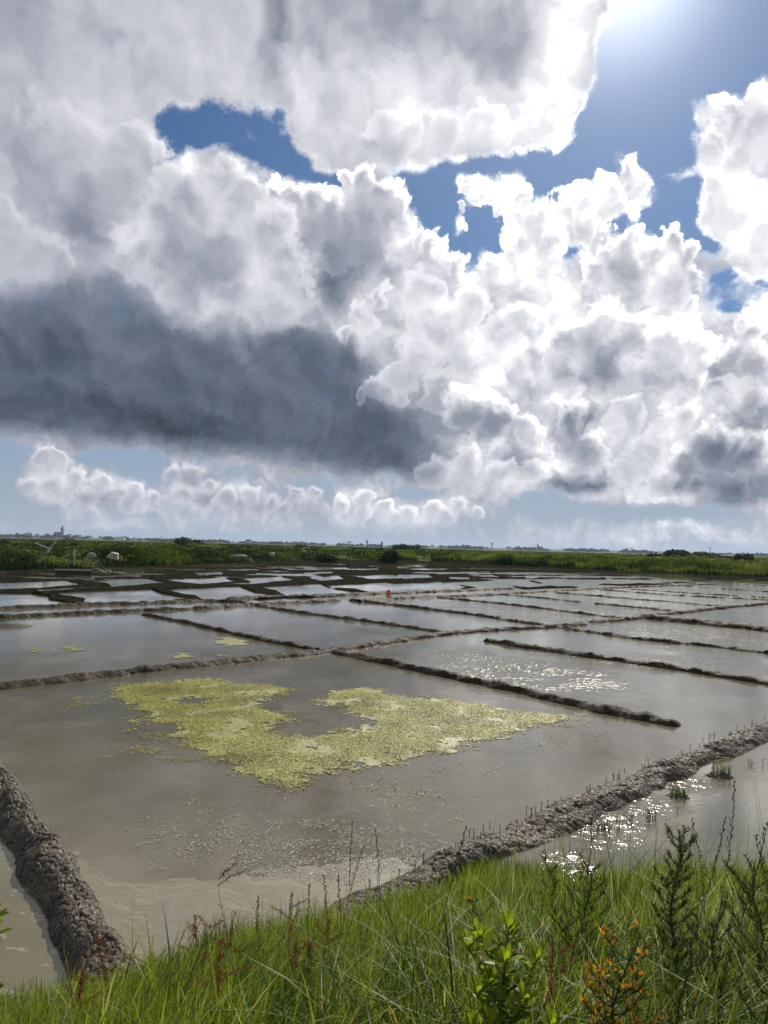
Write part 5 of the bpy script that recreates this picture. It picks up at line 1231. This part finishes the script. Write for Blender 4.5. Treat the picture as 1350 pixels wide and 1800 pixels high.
# ------------------------------------------------------------------ distant land, woods, towns and towers
M_FAR = plain('far_land', (.035, .05, .022), .95, .3, .01); M_FW = leafmat('far_wood', [(0, (.008, .014, .008)), (1, (.028, .040, .018))], .9, .1, .05)
def lift_far(px, dy, yd):   # dy = pixels above the eye level line
    hy = 943.5 + 34.0 * px / 1350; return lift(px, hy - dy, yd)
def hill_top(px): return np.interp(px, [-300, 0, 60, 110, 180, 260, 330, 450, 600, 700, 880, 950, 1100, 1200, 1350, 1700], [3, 3.5, 4.5, 5.5, 4.5, 3, 2.2, 1.5, 1.2, 2.0, 2.6, 2.4, 3.0, 2.2, 1.0, 1.0])
pxs_ = np.linspace(-700, 2050, 400); depth_ = np.array([0, .25, .5, .75, 1.0]); hv = []
YD = 3600.0
for px in pxs_:
    top = max(EYE + hill_top(px) * YD / FPX * (1 + .12 * float(pn(np.array([px * .02]), np.array([1.0]), 5)[0])), 4)
    a_x = (px - 675) / FPX * YD
    for d_ in depth_: hv.append((a_x * (1 + .4 * d_), YD - 900 + 1500 * d_, -.3 + (top) * math.sin(min(d_ * 1.6, 1) * math.pi / 2) ** 1.2 * (1 if d_ < .8 else .9)))
tag(mesh('distant_hills', hv, quads=gridq(400, 5), mat=M_FAR), kind='structure')
rngW = np.random.default_rng(55); VV = []; QQ = []; TT = []; off_ = 0
for k in range(1500):
    px = rngW.uniform(-200, 1550); dens_ = float(fbm(np.array([px * .02]), np.array([2.0]), 3, 12)[0])
    if dens_ < -.30 + .3 * rngW.random(): continue
    yd = rngW.uniform(2700, 3700); xx = (px - 675) / FPX * yd; top = hill_top(px) * yd / FPX + EYE
    sz = rngW.uniform(8, 19) * (1 + .5 * dens_); zb = top - rngW.uniform(2, 12)
    V, Q, T = leaf_cloud(np.array([sz * rngW.uniform(.9, 2.2), sz, sz * .55]), 34, sz * .26, rngW, 4)
    VV.append(V + [xx, yd, max(zb - sz * .25, 0)]); QQ.append(Q + off_); TT.append(T); off_ += len(V)
tag(mesh('distant_woods', np.concatenate(VV), quads=np.concatenate(QQ), mat=M_FW, attr={'tint': np.concatenate(TT)}, smooth=False), 'blue wooded strip of far-off trees along the horizon', 'woods', kind='stuff')
M_WALL = plain('rendered_wall', (.55, .52, .47), .9, .15, .1); M_ROOF = plain('slate_roof', (.06, .065, .08), .8, .2, .1); M_STONE = plain('grey_stone', (.17, .15, .13), .9, .2, .1); M_GLASS = plain('dark_glass', (.02, .025, .03), .15, .1, 1)
M_BRICK = plain('brown_brick', (.20, .09, .05), .9, .2, .1)
def house(px, dy, yd, w, h, label, mat=M_WALL, group='houses of the far town', ry_=0):
    c = lift_far(px, dy, yd); r_ = thing('house', label, 'house', (c[0], c[1], c[2]), group, ry_); d_ = w * .6
    A = Acc(); A.box((0, 0, h / 2), (w, d_, h)); A.obj('wall', mat, r_, smooth=False)
    A = Acc(); A.add([(-w * .53, -d_ * .58, h), (w * .53, -d_ * .58, h), (w * .53, d_ * .58, h), (-w * .53, d_ * .58, h), (-w * .5, 0, h * 1.55), (w * .5, 0, h * 1.55)], [(0, 1, 5, 4), (2, 3, 4, 5), (0, 4, 3), (1, 2, 5), (0, 3, 2, 1)]); A.obj('roof', M_ROOF, r_, smooth=False)
    for k in (-1, 0, 1):
        A = Acc(); A.box((k * w * .3, -d_ * .5, h * .6), (w * .10, .3, h * .28)); A.obj('window', M_GLASS, r_, smooth=False)
    return r_
HS = [(14, 1, 14, 6, 'pale house at the far left end of the town'), (30, 2, 12, 6, 'second pale house from the left on the skyline'), (48, 2.5, 16, 7, 'long pale house below the left trees of the town'), (66, 2.5, 12, 6, 'small pale house left of the church'),
      (84, 3, 14, 7, 'pale house just left of the church tower'), (122, 3, 15, 7, 'pale house just right of the church tower'), (140, 2.5, 12, 6, 'small house on the slope right of the church'), (158, 2, 16, 6, 'wide house farther down the slope from the church'),
      (176, 1.5, 12, 6, 'low house between the town and the white building'), (194, 1, 14, 7, 'pale house left of the gleaming white building'), (236, .5, 12, 6, 'pale house right of the gleaming white building')]
for px, dy, w, h, lab in HS: house(px, dy, 3000, w, h, lab)
M_WHITE = plain('white_cladding', (.80, .80, .78), .6, .05, .1)
house(211, 0, 2700, 34, 7, 'long gleaming white building on the horizon at left', M_WHITE, None); house(437, 0.5, 900, 6, 2.6, 'lone small white hut on the horizon', M_WHITE, None)
house(760, 1, 3200, 16, 6, 'pale house among trees right of the brown tower', group='houses on the far shore'); house(1065, 1, 3200, 18, 6, 'pale house under the trees near the right end of the woods', group='houses on the far shore')
# church with massive tower
c = lift_far(109, 4, 3050); r_ = thing('church', 'church with a massive domed stone tower rising above the far town', 'church', (c[0], c[1], c[2] - 4))
A = Acc(); A.box((0, 0, 18), (9.5, 9.5, 36)); A.obj('tower', M_STONE, r_, smooth=False)
A = Acc(); A.box((0, 0, 36.6), (10.8, 10.8, 1.2)); A.obj('balcony', M_STONE, r_, smooth=False)
A = Acc(); A.tube([(0, 0, 37), (0, 0, 41), (0, 0, 43.5)], 4.0, 2.4, 8); A.tube([(0, 0, 43.5), (0, 0, 48)], 1.6, .5, 8); A.obj('lantern', M_STONE, r_, smooth=False)
A = Acc(); A.box((-18, 0, 6), (28, 14, 12)); A.obj('nave', M_STONE, r_, smooth=False)
A = Acc(); A.add([(-33, -8, 12), (-4.8, -8, 12), (-4.8, 8, 12), (-33, 8, 12), (-32, 0, 20), (-4.8, 0, 20)], [(0, 1, 5, 4), (2, 3, 4, 5), (0, 4, 3), (1, 2, 5)]); A.obj('roof', M_ROOF, r_, smooth=False)
for k in range(3):
    A = Acc(); A.box((0, -4.8, 12 + k * 9), (2.2, .5, 4)); A.obj('window', M_GLASS, r_, smooth=False)
# church spire at right
c = lift_far(945, 2, 3300); r_ = thing('church', 'church with a slim pointed spire on the horizon right of centre', 'church', (c[0], c[1], c[2] - 4))
A = Acc(); A.box((0, 0, 8), (7, 7, 16)); A.obj('tower', M_STONE, r_, smooth=False); A = Acc(); A.tube([(0, 0, 16), (0, 0, 33)], 4.6, .2, 8); A.obj('spire', M_ROOF, r_, smooth=False)
A = Acc(); A.box((12, 0, 5), (22, 11, 10)); A.obj('nave', M_STONE, r_, smooth=False); A = Acc(); A.add([(.9, -6, 10), (23.5, -6, 10), (23.5, 6, 10), (.9, 6, 10), (.9, 0, 16), (23, 0, 16)], [(0, 1, 5, 4), (2, 3, 4, 5), (0, 4, 3), (1, 2, 5)]); A.obj('roof', M_ROOF, r_, smooth=False)
# water tower
c = lift_far(865, 2, 3200); r_ = thing('water_tower', 'pale mushroom water tower on the horizon right of centre', 'water tower', (c[0], c[1], c[2] - 3))
A = Acc(); A.tube([(0, 0, 0), (0, 0, 20)], 3.2, 2.6, 12); A.obj('shaft', M_WALL, r_); A = Acc(); A.tube([(0, 0, 19), (0, 0, 23)], 3.2, 6.5, 14); A.tube([(0, 0, 23), (0, 0, 26)], 6.5, 6.2, 14); A.obj('tank', M_WALL, r_)
# two squat towers in the marsh
def tower(px, yd, w, h, mat, label):
    c = lift_far(px, 0, yd); r_ = thing('round_tower', label, 'tower', (c[0], c[1], c[2] - 3.2), 'small round towers on the horizon')
    A = Acc(); A.tube([(0, 0, 0), (0, 0, h * .8)], w * .5, w * .44, 14); A.obj('body', mat, r_); A = Acc(); A.tube([(0, 0, h * .8), (0, 0, h)], w * .52, w * .36, 14); A.obj('cap', M_ROOF, r_)
    A = Acc(); A.box((0, -w * .46, h * .55), (w * .18, .3, h * .10)); A.obj('window', M_GLASS, r_, smooth=False)
tower(645, 1100, 2.4, 12, M_STONE, 'slim grey round tower on the horizon, the left one of two'); tower(671, 1100, 3.0, 10, M_BRICK, 'stouter brown round tower on the horizon, the right one of two')

# ------------------------------------------------------------------ haze
HZ = HAZE
if HZ > 0:
    A = Acc(); A.add([(x, y, z) for x in (-9500, 9500) for y in (-3500, 9500) for z in (-1.5, 75)], [(0, 1, 3, 2), (4, 6, 7, 5), (0, 4, 5, 1), (2, 3, 7, 6), (0, 2, 6, 4), (1, 5, 7, 3)])
    m = bpy.data.materials.new('haze'); m.use_nodes = True; m.node_tree.nodes.clear(); t = NT(m.node_tree)
    out = t.n.new('ShaderNodeOutputMaterial'); v = t.n.new('ShaderNodeVolumePrincipled'); v.inputs['Density'].default_value = HZ
    v.inputs['Color'].default_value = (.62, .76, 1.0, 1); v.inputs['Anisotropy'].default_value = .3
    t.link(v.outputs[0], out.inputs['Volume']); tag(A.obj('haze', m, smooth=False), kind='stuff')
